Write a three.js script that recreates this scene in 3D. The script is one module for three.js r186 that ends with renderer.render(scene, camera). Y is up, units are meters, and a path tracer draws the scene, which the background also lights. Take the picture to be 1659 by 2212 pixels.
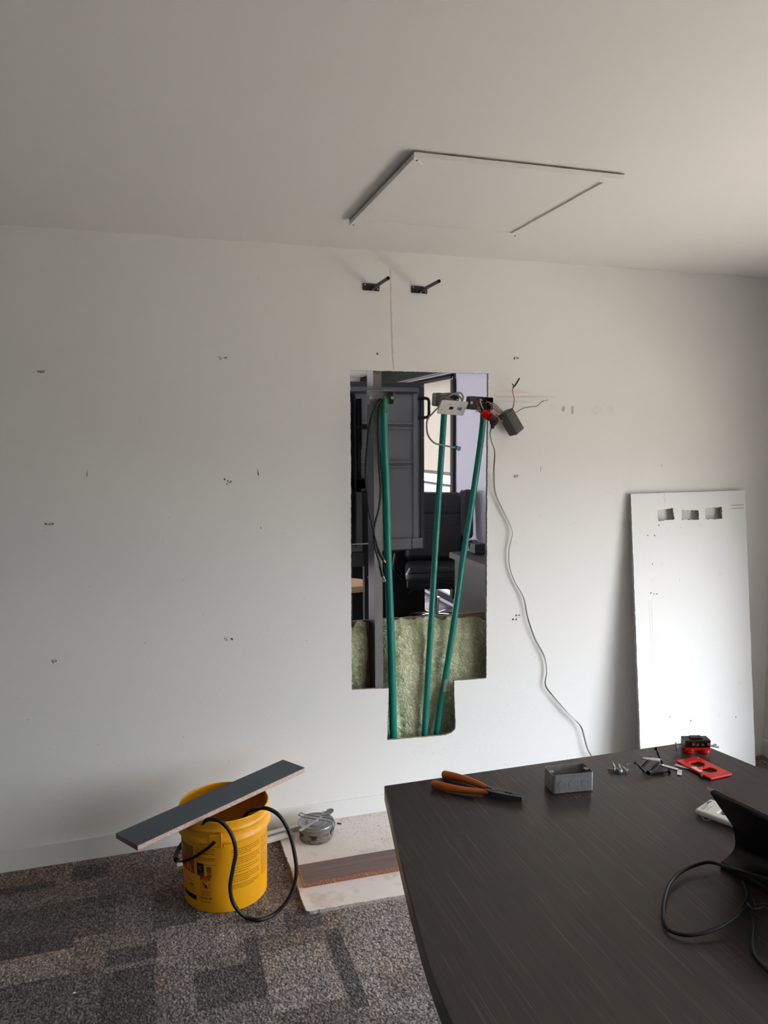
import * as THREE from 'three';
import { RoundedBoxGeometry } from 'three/addons/geometries/RoundedBoxGeometry.js';
import { RectAreaLightUniformsLib } from 'three/addons/lights/RectAreaLightUniformsLib.js';
import { mergeGeometries } from 'three/addons/utils/BufferGeometryUtils.js';

// ---------------------------------------------------------------- camera, sky, daylight, exposure
const scene = new THREE.Scene();
const V = (x, y, z) => new THREE.Vector3(x, y, z);
const camera = new THREE.PerspectiveCamera(2 * THREE.MathUtils.radToDeg(Math.atan(1106 / 1671.5)), 1659 / 2212, 0.05, 100);
camera.position.set(0, 1.57, 2.9834);
{ // yaw 17.2 degrees to the right of the wall's normal, pitch 5.5 degrees down, a trace of roll
  const pitch = 0.09565, yaw = 0.30026, roll = -0.00537;
  const fw = V(Math.sin(yaw) * Math.cos(pitch), -Math.sin(pitch), -Math.cos(yaw) * Math.cos(pitch));
  const r0 = V(Math.cos(yaw), 0, Math.sin(yaw)), u0 = r0.clone().cross(fw);
  const r = r0.clone().multiplyScalar(Math.cos(roll)).addScaledVector(u0, Math.sin(roll));
  const u = u0.clone().multiplyScalar(Math.cos(roll)).addScaledVector(r0, -Math.sin(roll));
  camera.quaternion.setFromRotationMatrix(new THREE.Matrix4().makeBasis(r, u, fw.clone().negate()));
}
scene.add(camera);
{ // overcast sky, the standard one: three times as bright overhead as at the horizon, the same all round
  const w = 64, h = 128, d = new Uint8Array(w * h * 4), enc = (c) => 255 * (c <= 0.0031308 ? 12.92 * c : 1.055 * c ** (1 / 2.4) - 0.055);
  for (let y = 0; y < h; y++) { const el = Math.max(0, Math.sin(((y + 0.5) / h - 0.5) * Math.PI)), L = (1 + 2 * el) / 3; for (let x = 0; x < w; x++) d.set([enc(0.87 * L), enc(0.935 * L), enc(L), 255], (y * w + x) * 4); }
  const t = new THREE.DataTexture(d, w, h); t.mapping = THREE.EquirectangularReflectionMapping; t.colorSpace = THREE.SRGBColorSpace; t.magFilter = t.minFilter = THREE.LinearFilter; t.wrapS = THREE.RepeatWrapping; t.needsUpdate = true;
  scene.background = t; scene.backgroundIntensity = 26.5;
}
RectAreaLightUniformsLib.init();
for (const [name, w, h, p, to, power] of [['daylight_near_window', 3.4, 1.25, [2.86, 0.79, 2.5], [0, 0.79, 2.5], 0.4], ['daylight_far_window', 2.3, 1.5, [-2.0, 1.2, -6.16], [-2.0, 1.2, 0], 8]]) {   // daylight at the clear glass, of the glass's size
  const l = new THREE.RectAreaLight(new THREE.Color().setRGB(0.96, 0.98, 1), power, w, h); l.name = name; l.position.set(...p); l.lookAt(...to); scene.add(l);
}
const renderer = new THREE.WebGLRenderer({ antialias: true });
renderer.toneMapping = THREE.LinearToneMapping;
renderer.toneMappingExposure = 1.0;
renderer.shadowMap.enabled = true;

// ---------------------------------------------------------------- helpers
let seed = 20240607;
const rnd = () => { seed = (Math.imul(seed, 1664525) + 1013904223) >>> 0; return seed / 4294967296; };
const rr = (a, b) => a + (b - a) * rnd();
const names = {};
function numbered(n) { const k = names[n] = (names[n] ?? -1) + 1; return k ? n + '_' + String(k).padStart(3, '0') : n; }
function obj(name, geo, mat, parent) { const m = new THREE.Mesh(geo, mat); m.name = name; m.castShadow = m.receiveShadow = true; parent.add(m); return m; }
function thing(name, label, category, p = [0, 0, 0], turn = 0, group) {
  const o = new THREE.Group(); o.name = numbered(name); o.position.set(...p); o.rotation.y = turn; scene.add(o);
  o.userData = { label, category }; if (group) o.userData.group = group; return o;
}
function single(name, geo, mat, label, category, group) {
  const o = obj(numbered(name), geo, mat, scene); o.userData = { label, category }; if (group) o.userData.group = group; return o;
}
function struct(name, geo, mat, label, category) { const o = obj(name, geo, mat, scene); o.userData = { kind: 'structure' }; if (label) { o.userData.label = label; o.userData.category = category; } return o; }
function dup(o, label, group) { const c = o.clone(); c.name = numbered(o.name.replace(/_\d{3}$/, '')); c.userData = { ...o.userData, label }; if (group) c.userData.group = group; scene.add(c); return c; }
function part(name, geo, mat, parent, label) { const o = obj(name, geo, mat, parent); if (label) o.userData.label = label; return o; }

function merge(list) { return mergeGeometries(list.map((g) => { const q = g.index ? g.toNonIndexed() : g; for (const k of Object.keys(q.attributes)) if (!['position', 'normal', 'uv'].includes(k)) q.deleteAttribute(k); q.groups.length = 0; return q; })); }
function tri(g, s = 1) { // uv in metres, laid on by the main direction of each face
  const q = g.index ? g.toNonIndexed() : g, p = q.attributes.position, uv = new Float32Array(p.count * 2), a = V(), b = V(), c = V(), e = V(), f = V();
  for (let i = 0; i < p.count; i += 3) {
    a.fromBufferAttribute(p, i); b.fromBufferAttribute(p, i + 1); c.fromBufferAttribute(p, i + 2);
    e.subVectors(b, a); f.subVectors(c, a); e.cross(f); const x = Math.abs(e.x), y = Math.abs(e.y), z = Math.abs(e.z);
    [a, b, c].forEach((v, k) => { const [u, w] = y >= x && y >= z ? [v.x, v.z] : x >= z ? [v.z, v.y] : [v.x, v.y]; uv[(i + k) * 2] = u * s; uv[(i + k) * 2 + 1] = w * s; });
  }
  q.setAttribute('uv', new THREE.BufferAttribute(uv, 2)); return q;
}
const move = (g, x = 0, y = 0, z = 0) => g.translate(x, y, z);
function box(w, h, d, x = 0, y = 0, z = 0, bevel = 0.0015) { return tri(move(bevel > 0 ? new RoundedBoxGeometry(w, h, d, 1, Math.min(bevel, w / 2.01, h / 2.01, d / 2.01)) : new THREE.BoxGeometry(w, h, d), x, y, z)); }
const span = (x0, x1, y0, y1, z0, z1, bevel = 0) => box(x1 - x0, y1 - y0, z1 - z0, (x0 + x1) / 2, (y0 + y1) / 2, (z0 + z1) / 2, bevel);
function tube(pts, r, seg = 0, radial = 8, closed = false) { const c = new THREE.CatmullRomCurve3(pts.map((p) => Array.isArray(p) ? V(...p) : p), closed, 'centripetal'); return new THREE.TubeGeometry(c, seg || Math.max(8, pts.length * 6), r, radial, closed); }
function capTube(pts, r, seg, radial = 8) { const v = pts.map((p) => V(...p)), n = v.length - 1; return merge([tube(pts, r, seg, radial), move(new THREE.SphereGeometry(r, radial, 6), v[0].x, v[0].y, v[0].z), move(new THREE.SphereGeometry(r, radial, 6), v[n].x, v[n].y, v[n].z)]); }
function cyl(r0, r1, h, x = 0, y = 0, z = 0, seg = 20, open = false) { return move(new THREE.CylinderGeometry(r1, r0, h, seg, 1, open), x, y, z); }
function rod(a, b, r, seg = 12) { const A = V(...a), B = V(...b), d = B.clone().sub(A), g = new THREE.CylinderGeometry(r, r, d.length(), seg); g.applyQuaternion(new THREE.Quaternion().setFromUnitVectors(V(0, 1, 0), d.clone().normalize())); const m = A.add(B).multiplyScalar(0.5); return move(g, m.x, m.y, m.z); }
const lathe = (pts, seg = 48) => new THREE.LatheGeometry(pts.map((p) => new THREE.Vector2(p[0], p[1])), seg);
function shapeOf(pts) { const s = new THREE.Shape(); pts.forEach(([x, y], i) => i ? s.lineTo(x, y) : s.moveTo(x, y)); s.closePath(); return s; }
function pathOf(pts) { const s = new THREE.Path(); pts.forEach(([x, y], i) => i ? s.lineTo(x, y) : s.moveTo(x, y)); s.closePath(); return s; }
function extrude(shape, depth, bevel = 0, curve = 12) { return new THREE.ExtrudeGeometry(shape, { depth: depth - 2 * bevel, bevelEnabled: bevel > 0, bevelSize: bevel, bevelThickness: bevel, bevelOffset: -bevel, bevelSegments: 2, curveSegments: curve }).translate(0, 0, bevel); }
function roundRect(w, h, r, C = THREE.Shape) { const s = new C(), x = -w / 2, y = -h / 2; s.moveTo(x + r, y); s.lineTo(x + w - r, y); s.absarc(x + w - r, y + r, r, -Math.PI / 2, 0); s.lineTo(x + w, y + h - r); s.absarc(x + w - r, y + h - r, r, 0, Math.PI / 2); s.lineTo(x + r, y + h); s.absarc(x + r, y + h - r, r, Math.PI / 2, Math.PI); s.lineTo(x, y + r); s.absarc(x + r, y + r, r, Math.PI, 1.5 * Math.PI); return s; }
function ragged(pts, step, amp) { // a hand-cut outline: each edge broken into short uneven steps
  const out = [];
  pts.forEach(([x, y], i) => {
    const [X, Y] = pts[(i + 1) % pts.length], L = Math.hypot(X - x, Y - y), n = Math.max(1, Math.round(L / step));
    for (let k = 0; k < n; k++) { const t = k / n, o = k ? (rnd() - 0.5) * 2 * amp : 0; out.push([x + (X - x) * t - (Y - y) / L * o, y + (Y - y) * t + (X - x) / L * o]); }
  });
  return out;
}
function blob(x, y, r, n = 9, rough = 0.35) { const a0 = rnd() * 6.28; return Array.from({ length: n }, (_, i) => { const a = a0 - i / n * Math.PI * 2, q = r * (1 + (rnd() - 0.5) * 2 * rough); return [x + Math.cos(a) * q, y + Math.sin(a) * q]; }); }

// periodic value noise
function lattice(n, s) { const a = new Float32Array(n * n); let k = s >>> 0; for (let i = 0; i < a.length; i++) { k = (Math.imul(k, 1664525) + 1013904223) >>> 0; a[i] = k / 4294967296; } return a; }
const LAT = lattice(256, 99);
function vnoise(x, y, px, py) { const xi = Math.floor(x), yi = Math.floor(y), fx = x - xi, fy = y - yi, sx = fx * fx * (3 - 2 * fx), sy = fy * fy * (3 - 2 * fy), m = (a, p) => ((a % p) + p) % p; const g = (a, b) => LAT[(m(b, py) % 256) * 256 + (m(a, px) % 256)]; const a = g(xi, yi), b = g(xi + 1, yi), c = g(xi, yi + 1), d = g(xi + 1, yi + 1); return a + (b - a) * sx + (c - a) * sy + (a - b - c + d) * sx * sy; }
function fbm(u, v, f, oct = 4, fy = f) { let s = 0, w = 0.5, t = 0; for (let o = 0; o < oct; o++) { s += w * vnoise(u * f + o * 17, v * fy + o * 31, f, fy); t += w; w *= 0.5; f *= 2; fy *= 2; } return s / t; }
function noise3(x, y, z) { return (vnoise(x + z * 0.37 + 50, y + 50, 256, 256) + vnoise(y + x * 0.31 + 90, z + 20, 256, 256) + vnoise(z + 7, x + y * 0.23 + 140, 256, 256)) / 3 - 0.5; }
function tex(w, h, fn, metres = 1, metresY = metres, srgb = true) {
  const d = new Uint8Array(w * h * 4);
  for (let y = 0; y < h; y++) for (let x = 0; x < w; x++) { const c = fn(x / w, y / h), i = (y * w + x) * 4; if (typeof c === 'number') d[i] = d[i + 1] = d[i + 2] = Math.max(0, Math.min(255, c * 255)); else for (let k = 0; k < 3; k++) d[i + k] = Math.max(0, Math.min(255, c[k])); d[i + 3] = 255; }
  const t = new THREE.DataTexture(d, w, h); t.wrapS = t.wrapT = THREE.RepeatWrapping; t.magFilter = t.minFilter = THREE.LinearFilter; t.repeat.set(1 / metres, 1 / metresY); if (srgb) t.colorSpace = THREE.SRGBColorSpace; t.needsUpdate = true; return t;
}
function canvasTex(w, h, draw) { const c = document.createElement('canvas'); c.width = w; c.height = h; draw(c.getContext('2d'), w, h); const t = new THREE.CanvasTexture(c); t.colorSpace = THREE.SRGBColorSpace; t.wrapS = t.wrapT = THREE.RepeatWrapping; return t; }
const mixc = (a, b, t) => [a[0] + (b[0] - a[0]) * t, a[1] + (b[1] - a[1]) * t, a[2] + (b[2] - a[2]) * t];
const std = (color, roughness = 0.6, metalness = 0, extra = {}) => new THREE.MeshStandardMaterial({ color, roughness, metalness, side: THREE.DoubleSide, ...extra });
const phys = (o) => new THREE.MeshPhysicalMaterial({ side: THREE.DoubleSide, ...o });

// ---------------------------------------------------------------- materials
const T = {};
T.roller = tex(256, 256, (u, v) => 0.5 * fbm(u, v, 32, 3) + 0.5 * fbm(u, v, 8, 3), 0.25, 0.25, false);
T.fine = tex(256, 256, (u, v) => fbm(u, v, 64, 2), 0.08, 0.08, false);
T.gypsum = tex(256, 256, (u, v) => { const n = fbm(u, v, 48, 3), s = fbm(u + 0.3, v, 16, 2); return mixc([120, 114, 106], [206, 200, 192], n * 0.9 + s * 0.3 - 0.1); }, 0.06);
T.particle = tex(512, 512, (u, v) => { const n = vnoise(u * 110, v * 110, 110, 110), m = vnoise(u * 60 + 9, v * 60, 60, 60), k = fbm(u, v, 20, 2); return n > 0.78 ? [92, 62, 52] : mixc([176, 148, 134], [232, 214, 202], m * 0.7 + k * 0.3); }, 0.12);
T.particleBrown = tex(512, 512, (u, v) => { const n = vnoise(u * 120, v * 90, 120, 90), m = vnoise(u * 64 + 9, v * 50, 64, 50); return n > 0.72 ? [66, 36, 26] : mixc([110, 66, 48], [196, 142, 110], m); }, 0.12);
T.darkWood = tex(1024, 1024, (u, v) => { // fine straight grain along v
  const w = fbm(u, v, 6, 3, 2), a = fbm(u + w * 0.02, v, 180, 3, 5), b = fbm(u + w * 0.03, v, 48, 3, 3), c = a * 0.6 + b * 0.4; const streak = Math.max(0, fbm(u + w * 0.015, v, 256, 2, 8) - 0.62) * 2.2;
  return mixc(mixc([44, 38, 38], [66, 58, 57], c), [112, 103, 101], streak); }, 0.62, 0.9);
T.darkWoodBump = tex(512, 512, (u, v) => { const w = fbm(u, v, 6, 3, 2); return fbm(u + w * 0.02, v, 128, 3, 4); }, 0.62, 0.9, false);
T.brownWood = tex(512, 512, (u, v) => { const w = fbm(u, v, 2, 3, 4), a = fbm(u, v + w * 0.05, 4, 3, 64), b = fbm(u, v + w * 0.05, 3, 2, 24); return mixc([86, 66, 60], [136, 114, 107], a * 0.65 + b * 0.35 + (w - 0.5) * 0.3); }, 0.6, 0.2);
T.paleWood = tex(256, 256, (u, v) => { const a = fbm(u, v, 3, 3, 40); return mixc([206, 160, 118], [236, 200, 160], a); }, 0.4, 0.2);
T.slate = tex(512, 512, (u, v) => { const n = fbm(u, v, 5, 4), d = fbm(u + 0.4, v, 14, 4), s = vnoise(u * 200, v * 200, 200, 200) > 0.985 ? 0.5 : 0; const dust = Math.max(0, d - 0.58) * 1.6 * Math.max(0, n - 0.35); return mixc(mixc([55, 66, 74], [66, 78, 86], n), [150, 146, 140], Math.min(0.5, dust) + s); }, 0.5);
T.paper = tex(512, 512, (u, v) => { const n = fbm(u, v, 5, 4), f = fbm(u, v, 90, 2), s = Math.max(0, fbm(u + 0.2, v + 0.7, 9, 4) - 0.62) * 2; return mixc(mixc([214, 203, 196], [232, 223, 216], n * 0.7 + f * 0.3), [170, 156, 146], s); }, 0.55);
T.brownPaper = tex(256, 256, (u, v) => mixc([128, 98, 82], [160, 130, 112], fbm(u, v, 20, 4)), 0.3);
T.wool = tex(512, 512, (u, v) => { const w = fbm(u, v, 4, 3), a = fbm(u + w * 0.25, v + w * 0.1, 12, 5), b = fbm(u - w * 0.2, v + w * 0.2, 50, 3), c = fbm(u, v, 3, 2); return mixc(mixc([158, 164, 122], [222, 224, 190], a * 0.75 + b * 0.25), [238, 238, 226], Math.max(0, b - 0.5) * 2.2 + Math.max(0, c - 0.6)); }, 0.35);
T.woolBump = tex(512, 512, (u, v) => { const w = fbm(u, v, 4, 3); return 0.6 * fbm(u + w * 0.25, v + w * 0.1, 12, 5) + 0.4 * fbm(u - w * 0.2, v + w * 0.2, 60, 3); }, 0.35, 0.35, false);
T.steel = tex(256, 256, (u, v) => { const a = fbm(u, v, 40, 2, 3), b = fbm(u, v, 6, 4); return mixc([138, 138, 141], [188, 188, 190], a * 0.5 + b * 0.5); }, 0.12);
T.stains = tex(512, 256, (u, v) => { const a = fbm(u, v, 8, 4, 5), b = fbm(u + 0.3, v + 0.2, 20, 4, 10), low = v < 0.75 ? 1 : 0; const soot = Math.max(0, a * 0.6 + b * 0.5 - 0.5) * 6 * low; const base = mixc([150, 147, 142], [192, 189, 184], b); return mixc(base, b > 0.55 ? [70, 48, 38] : [104, 84, 66], Math.min(0.9, soot)); }, 1);
T.knurl = tex(128, 128, (u, v) => { const x = (u * 8) % 1 - 0.5, y = (v * 8) % 1 - 0.5; return Math.max(0, 1 - Math.hypot(x, y) * 2.6); }, 0.028, 0.028, false);
T.knurlColor = tex(128, 128, (u, v) => { const x = (u * 8) % 1 - 0.5, y = (v * 8) % 1 - 0.5; return Math.hypot(x, y) < 0.26 ? [190, 190, 188] : [112, 112, 114]; }, 0.028, 0.028);
T.weave = tex(128, 128, (u, v) => { const a = Math.sin(u * 128 * Math.PI / 2) * 0.5 + Math.sin(v * 128 * Math.PI / 2) * 0.5, n = fbm(u, v, 20, 2); return mixc([206, 196, 184], [222, 213, 202], 0.5 + a * 0.2 + (n - 0.5)); }, 0.06);
T.leather = tex(256, 256, (u, v) => 0.5 * fbm(u, v, 40, 3) + 0.5 * fbm(u, v, 7, 3), 0.2, 0.2, false);

// carpet laid out over the floor that is in view: x -0.9..1.5, z -0.1..2.3 (repeats beyond)
const CX0 = -0.9, CZ0 = -0.1, CS = 2.4, CN = 2048;
const carpetRects = [ // x0, x1, z0, z1, tone, warmth
  [-0.9, 1.5, -0.1, 2.3, 0.50, 0.2], [-0.75, -0.5, 0.1, 0.6, 0.44, 0], [-0.51, -0.13, 0.27, 0.49, 0.20, 0.1], [-0.9, -0.26, 0.45, 0.535, 0.10, 0], [-0.9, -0.255, 0.535, 0.66, 0.72, 0.35], [-0.26, -0.01, 0.5, 0.58, 0.52, 0.4], [-0.26, -0.15, 0.58, 0.68, 0.42, 0.45], [-0.16, -0.01, 0.585, 0.66, 0.16, 0],
  [-0.45, -0.165, 0.66, 0.95, 0.34, 0], [-0.17, -0.02, 0.69, 0.98, 0.14, 0.1], [-0.01, 0.1, 0.65, 0.82, 0.56, 0.8], [-0.01, 0.23, 0.51, 0.7, 0.70, 0.15], [0.09, 0.28, 0.77, 0.93, 0.16, 0.05], [0.25, 0.29, 0.65, 0.93, 0.14, 0.05], [0.29, 0.49, 0.7, 1.0, 0.74, 0.25], [0.29, 0.49, 0.655, 0.74, 0.44, 0.5], [0.5, 0.55, 0.69, 1.05, 0.16, 0.05], [0.39, 0.51, 0.55, 0.66, 0.24, 0.05], [0.55, 0.9, 0.6, 1.1, 0.70, 0.3], [0.52, 0.58, 0.6, 0.69, 0.55, 0.8], [0.6, 0.9, 0.93, 1.06, 0.52, 0.5], [0.3, 0.5, 1.0, 1.16, 0.42, 0.4],
  [-0.3, -0.17, 0.05, 0.15, 0.16, 0.05], [-0.53, -0.35, 0.12, 0.165, 0.14, 0.05], [-0.17, -0.02, 0.02, 0.27, 0.46, 0.3], [-0.53, -0.3, 0.0, 0.12, 0.50, 0.4], [-0.5, -0.2, 0.17, 0.27, 0.46, 0.35], [-0.14, -0.02, 0.29, 0.5, 0.48, 0.1], [-0.02, 0.12, 0.3, 0.52, 0.24, 0.35], [0.36, 0.46, 0.1, 0.5, 0.32, 0.25], [-0.45, -0.1, 0.95, 1.2, 0.5, 0.3], [0.0, 0.26, 0.94, 1.2, 0.5, 0.3], [0.1, 0.5, 1.2, 1.6, 0.3, 0.2], [0.9, 1.3, 0.2, 0.6, 0.35, 0.3], [-0.9, -0.6, 0.9, 1.4, 0.3, 0.2]];
T.carpet = (() => {
  const N = CN, tone = new Float32Array(N * N), warm = new Float32Array(N * N);
  for (const [x0, x1, z0, z1, t, w] of carpetRects) { const a = Math.max(0, Math.round((x0 - CX0) / CS * N)), b = Math.min(N, Math.round((x1 - CX0) / CS * N)), c = Math.max(0, Math.round((z0 - CZ0) / CS * N)), d = Math.min(N, Math.round((z1 - CZ0) / CS * N)); for (let y = c; y < d; y++) for (let x = a; x < b; x++) { tone[y * N + x] = t; warm[y * N + x] = w; } }
  let k = 5;
  return tex(N, N, (u, v) => { const x = Math.floor(u * N), y = Math.floor(v * N), i = y * N + x; k = (Math.imul(k, 1664525) + 1013904223) >>> 0; const r = k / 4294967296; const loop = vnoise(u * 600, v * 480, 600, 480), yarn = vnoise(u * 900 + 4, v * 260, 900, 260), broad = fbm(u, v, 20, 3), patch = fbm(u + 0.13, v + 0.41, 9, 3); const t = tone[i] + (broad - 0.5) * 0.25, lum = 0.62 * t + 0.1 + (loop - 0.5) * (0.5 + t * 0.4) + (yarn - 0.5) * 0.3 + (r - 0.5) * 0.16; const c = mixc([54, 49, 51], [190, 177, 170], Math.max(0, Math.min(1.15, lum))), wq = warm[i] * Math.max(0, patch - 0.38) * 2.4; return [c[0] * (1 + 0.3 * wq), c[1] * (1 + 0.05 * wq), c[2] * (1 - 0.22 * wq)]; }, CS);
})();
T.carpet.offset.set(-CX0 / CS, -CZ0 / CS);
T.carpetBump = tex(512, 512, (u, v) => 0.6 * vnoise(u * 150, v * 120, 150, 120) + 0.4 * fbm(u, v, 64, 2), 0.6, 0.6, false);

// painted wall: hand marks, rubbed streaks and plaster dust where the photograph shows them
const WX0 = -0.6, WXS = 3.5, WYS = 2.3;
T.wall = canvasTex(2048, 1346, (g, w, h) => {
  g.fillStyle = 'rgb(231,230,228)'; g.fillRect(0, 0, w, h);
  const X = (x) => (x - WX0) / WXS * w, Y = (y) => h - y / WYS * h; let k = 31; const q = () => { k = (Math.imul(k, 1664525) + 1013904223) >>> 0; return k / 4294967296; };
  const streak = (x0, x1, y, th, a, c = '150,136,124') => { for (let i = 0; i < 26; i++) { g.strokeStyle = `rgba(${c},${a * q()})`; g.lineWidth = 0.6 + q() * th; const ya = Y(y + (q() - 0.5) * 0.012), xa = X(x0 + (x1 - x0) * q() * 0.5), xb = xa + (X(x1) - xa) * (0.4 + q() * 0.6); g.beginPath(); g.moveTo(xa, ya); g.lineTo(xb, ya + (q() - 0.5) * 1.5); g.stroke(); } };
  streak(1.4, 1.6, 1.762, 3, 0.06); streak(1.4, 1.7, 1.738, 3, 0.075); streak(1.4, 1.6, 1.72, 1.2, 0.05);
  const smudge = (x, y, rx, ry, a, c = '140,132,122') => { for (let i = 0; i < 160; i++) { const an = q() * 6.28, r = Math.sqrt(q()); g.fillStyle = `rgba(${c},${a * q()})`; g.beginPath(); g.ellipse(X(x + Math.cos(an) * rx * r), Y(y + Math.sin(an) * ry * r), 1 + q() * 4, 1 + q() * 3, q() * 3, 0, 6.3); g.fill(); } };
  smudge(1.69, 1.686, 0.03, 0.03, 0.016); smudge(1.735, 1.69, 0.006, 0.01, 0.05); smudge(1.78, 1.686, 0.004, 0.018, 0.06); smudge(1.9, 1.685, 0.025, 0.02, 0.02); smudge(1.97, 1.69, 0.02, 0.02, 0.014);
  for (let i = 0; i < 60; i++) { g.strokeStyle = `rgba(120,114,108,${0.05 + 0.15 * q()})`; g.lineWidth = 0.6 + q() * 0.8; const x = q() * w, y = q() * h; g.beginPath(); g.moveTo(x, y); g.lineTo(x + (q() - 0.5) * 16, y + (q() - 0.5) * 16); g.stroke(); }
  for (let i = 0; i < 70; i++) { g.fillStyle = `rgba(90,80,72,${0.15 + 0.4 * q()})`; g.fillRect(q() * w, h * (0.4 + 0.6 * q()), 1 + q(), 1 + q()); }
  smudge(0.3, 0.2, 0.25, 0.05, 0.02); smudge(1.15, 0.25, 0.12, 0.03, 0.03);
});
T.wall.repeat.set(1 / WXS, 1 / WYS); T.wall.offset.set(-WX0 / WXS, 0);

const M = {
  wall: std(0xffffff, 0.62, 0, { map: T.wall, bumpMap: T.roller, bumpScale: 0.0004 }),
  paint: std(0xe7e6e4, 0.62, 0, { bumpMap: T.roller, bumpScale: 0.0004 }),
  ceiling: std(0xe6e4e2, 0.75, 0, { bumpMap: T.roller, bumpScale: 0.0003 }),
  trim: std(0xe6e6e4, 0.42), gypsum: std(0xffffff, 0.95, 0, { map: T.gypsum, bumpMap: T.fine, bumpScale: 0.0012 }),
  lavender: std(0xdcd8ec, 0.7, 0, { bumpMap: T.roller, bumpScale: 0.0003 }),
  carpet: std(0xffffff, 0.97, 0, { map: T.carpet, bumpMap: T.carpetBump, bumpScale: 0.003 }),
  black: std(0x070708, 0.5), blackSatin: std(0x101012, 0.32), blackMatte: std(0x060606, 0.8), cable: std(0x060606, 0.58), frame: std(0x161618, 0.5),
  darkWood: std(0xffffff, 0.29, 0, { map: T.darkWood, bumpMap: T.darkWoodBump, bumpScale: 0.00012 }), edgeBand: std(0x24201f, 0.36),
  brownWood: std(0xffffff, 0.5, 0, { map: T.brownWood }), particle: std(0xffffff, 0.92, 0, { map: T.particle, bumpMap: T.fine, bumpScale: 0.001 }), particleBrown: std(0xffffff, 0.92, 0, { map: T.particleBrown, bumpMap: T.fine, bumpScale: 0.001 }),
  slate: std(0xffffff, 0.55, 0, { map: T.slate }), paper: std(0xffffff, 0.9, 0, { map: T.paper }), brownPaper: std(0xffffff, 0.95, 0, { map: T.brownPaper }),
  wool: std(0xffffff, 1, 0, { map: T.wool, bumpMap: T.woolBump, bumpScale: 0.012 }), fibre: std(0xb6bd92, 1),
  steel: std(0xf4f4f6, 0.42, 0.3, { map: T.steel }), oldSteel: std(0x8c8a86, 0.45, 0.45, { map: T.steel }), zinc: std(0xa8abae, 0.38, 0.6), darkSteel: std(0x626366, 0.4, 0.6), chrome: std(0xd8d8da, 0.12, 1), aluminium: std(0xc2c3c4, 0.3, 0.9),
  knurl: std(0xffffff, 0.42, 0.4, { map: T.knurlColor, bumpMap: T.knurl, bumpScale: 0.0012 }),
  green: std(0x007a6f, 0.35), greenDark: std(0x04694f, 0.4), red: phys({ color: 0xd6140f, roughness: 0.28, clearcoat: 0.4, clearcoatRoughness: 0.1 }), redWire: std(0xa01828, 0.4), greyWire: std(0x7a7874, 0.5), greyCable: std(0x8d8b86, 0.5), copper: std(0xc08468, 0.35, 0.9), whiteWire: std(0xcac4bc, 0.5),
  whitePlastic: std(0xe9e8e6, 0.35), offWhite: std(0xdcd6cf, 0.45), greyPlate: std(0xd2d0cd, 0.42), blue: std(0x3f7fa8, 0.4), orange: std(0xb5630f, 0.42), yellow: std(0xeca511, 0.4), brass: std(0xb08a3c, 0.35, 0.9), greenScrew: std(0x1f7a3c, 0.4, 0.6),
  charcoal: std(0x97979c, 0.5, 0.15), charcoalDark: std(0x505054, 0.5, 0.15), leather: phys({ color: 0x26262d, roughness: 0.42, bumpMap: T.leather, bumpScale: 0.0012, clearcoat: 0.15 }), soffit: std(0x121110, 0.8),
  deskWood: std(0x1e1615, 0.5), sheer: phys({ color: 0xffffff, map: T.weave, roughness: 1, transmission: 0.2, thickness: 0 }), blind: phys({ color: 0xffffff, map: T.weave, roughness: 1, transmission: 0.085, thickness: 0 }), glass: phys({ color: 0xffffff, roughness: 0, transmission: 1, thickness: 0, ior: 1.5 }), paleWood: std(0xffffff, 0.45, 0, { map: T.paleWood }), clearTape: phys({ color: 0xd8dad8, roughness: 0.25, transmission: 0.5, thickness: 0 }),
};

// ---------------------------------------------------------------- the room
const HC = 2.3, XR = 2.88, XL = -4.2, ZR = 6.6, XR2 = 2.7, ZF = -6.2;
// floor slab and its carpet tiles (50 cm)
const floor = struct('floor', span(XL - 0.1, XR + 0.1, -0.12, -0.006, ZF - 0.1, ZR + 0.1), M.carpet);
{
  const tile = (x0, x1, z0, z1) => { const g = new THREE.BoxGeometry(x1 - x0 - 0.0002, 0.006, z1 - z0 - 0.0002); move(g, (x0 + x1) / 2, -0.003, (z0 + z1) / 2); return tri(g); };
  for (let i = -9; i < 6; i++) for (let j = -13; j < 13; j++) { const x0 = Math.max(XL, i * 0.5), x1 = Math.min(XR, i * 0.5 + 0.5), z0 = Math.max(ZF, 0.16 + j * 0.5), z1 = Math.min(ZR, 0.66 + j * 0.5); if (x1 - x0 > 0.01 && z1 - z0 > 0.01) obj('carpet_tile', tile(x0, x1, z0, z1), M.carpet, floor); }
}
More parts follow.
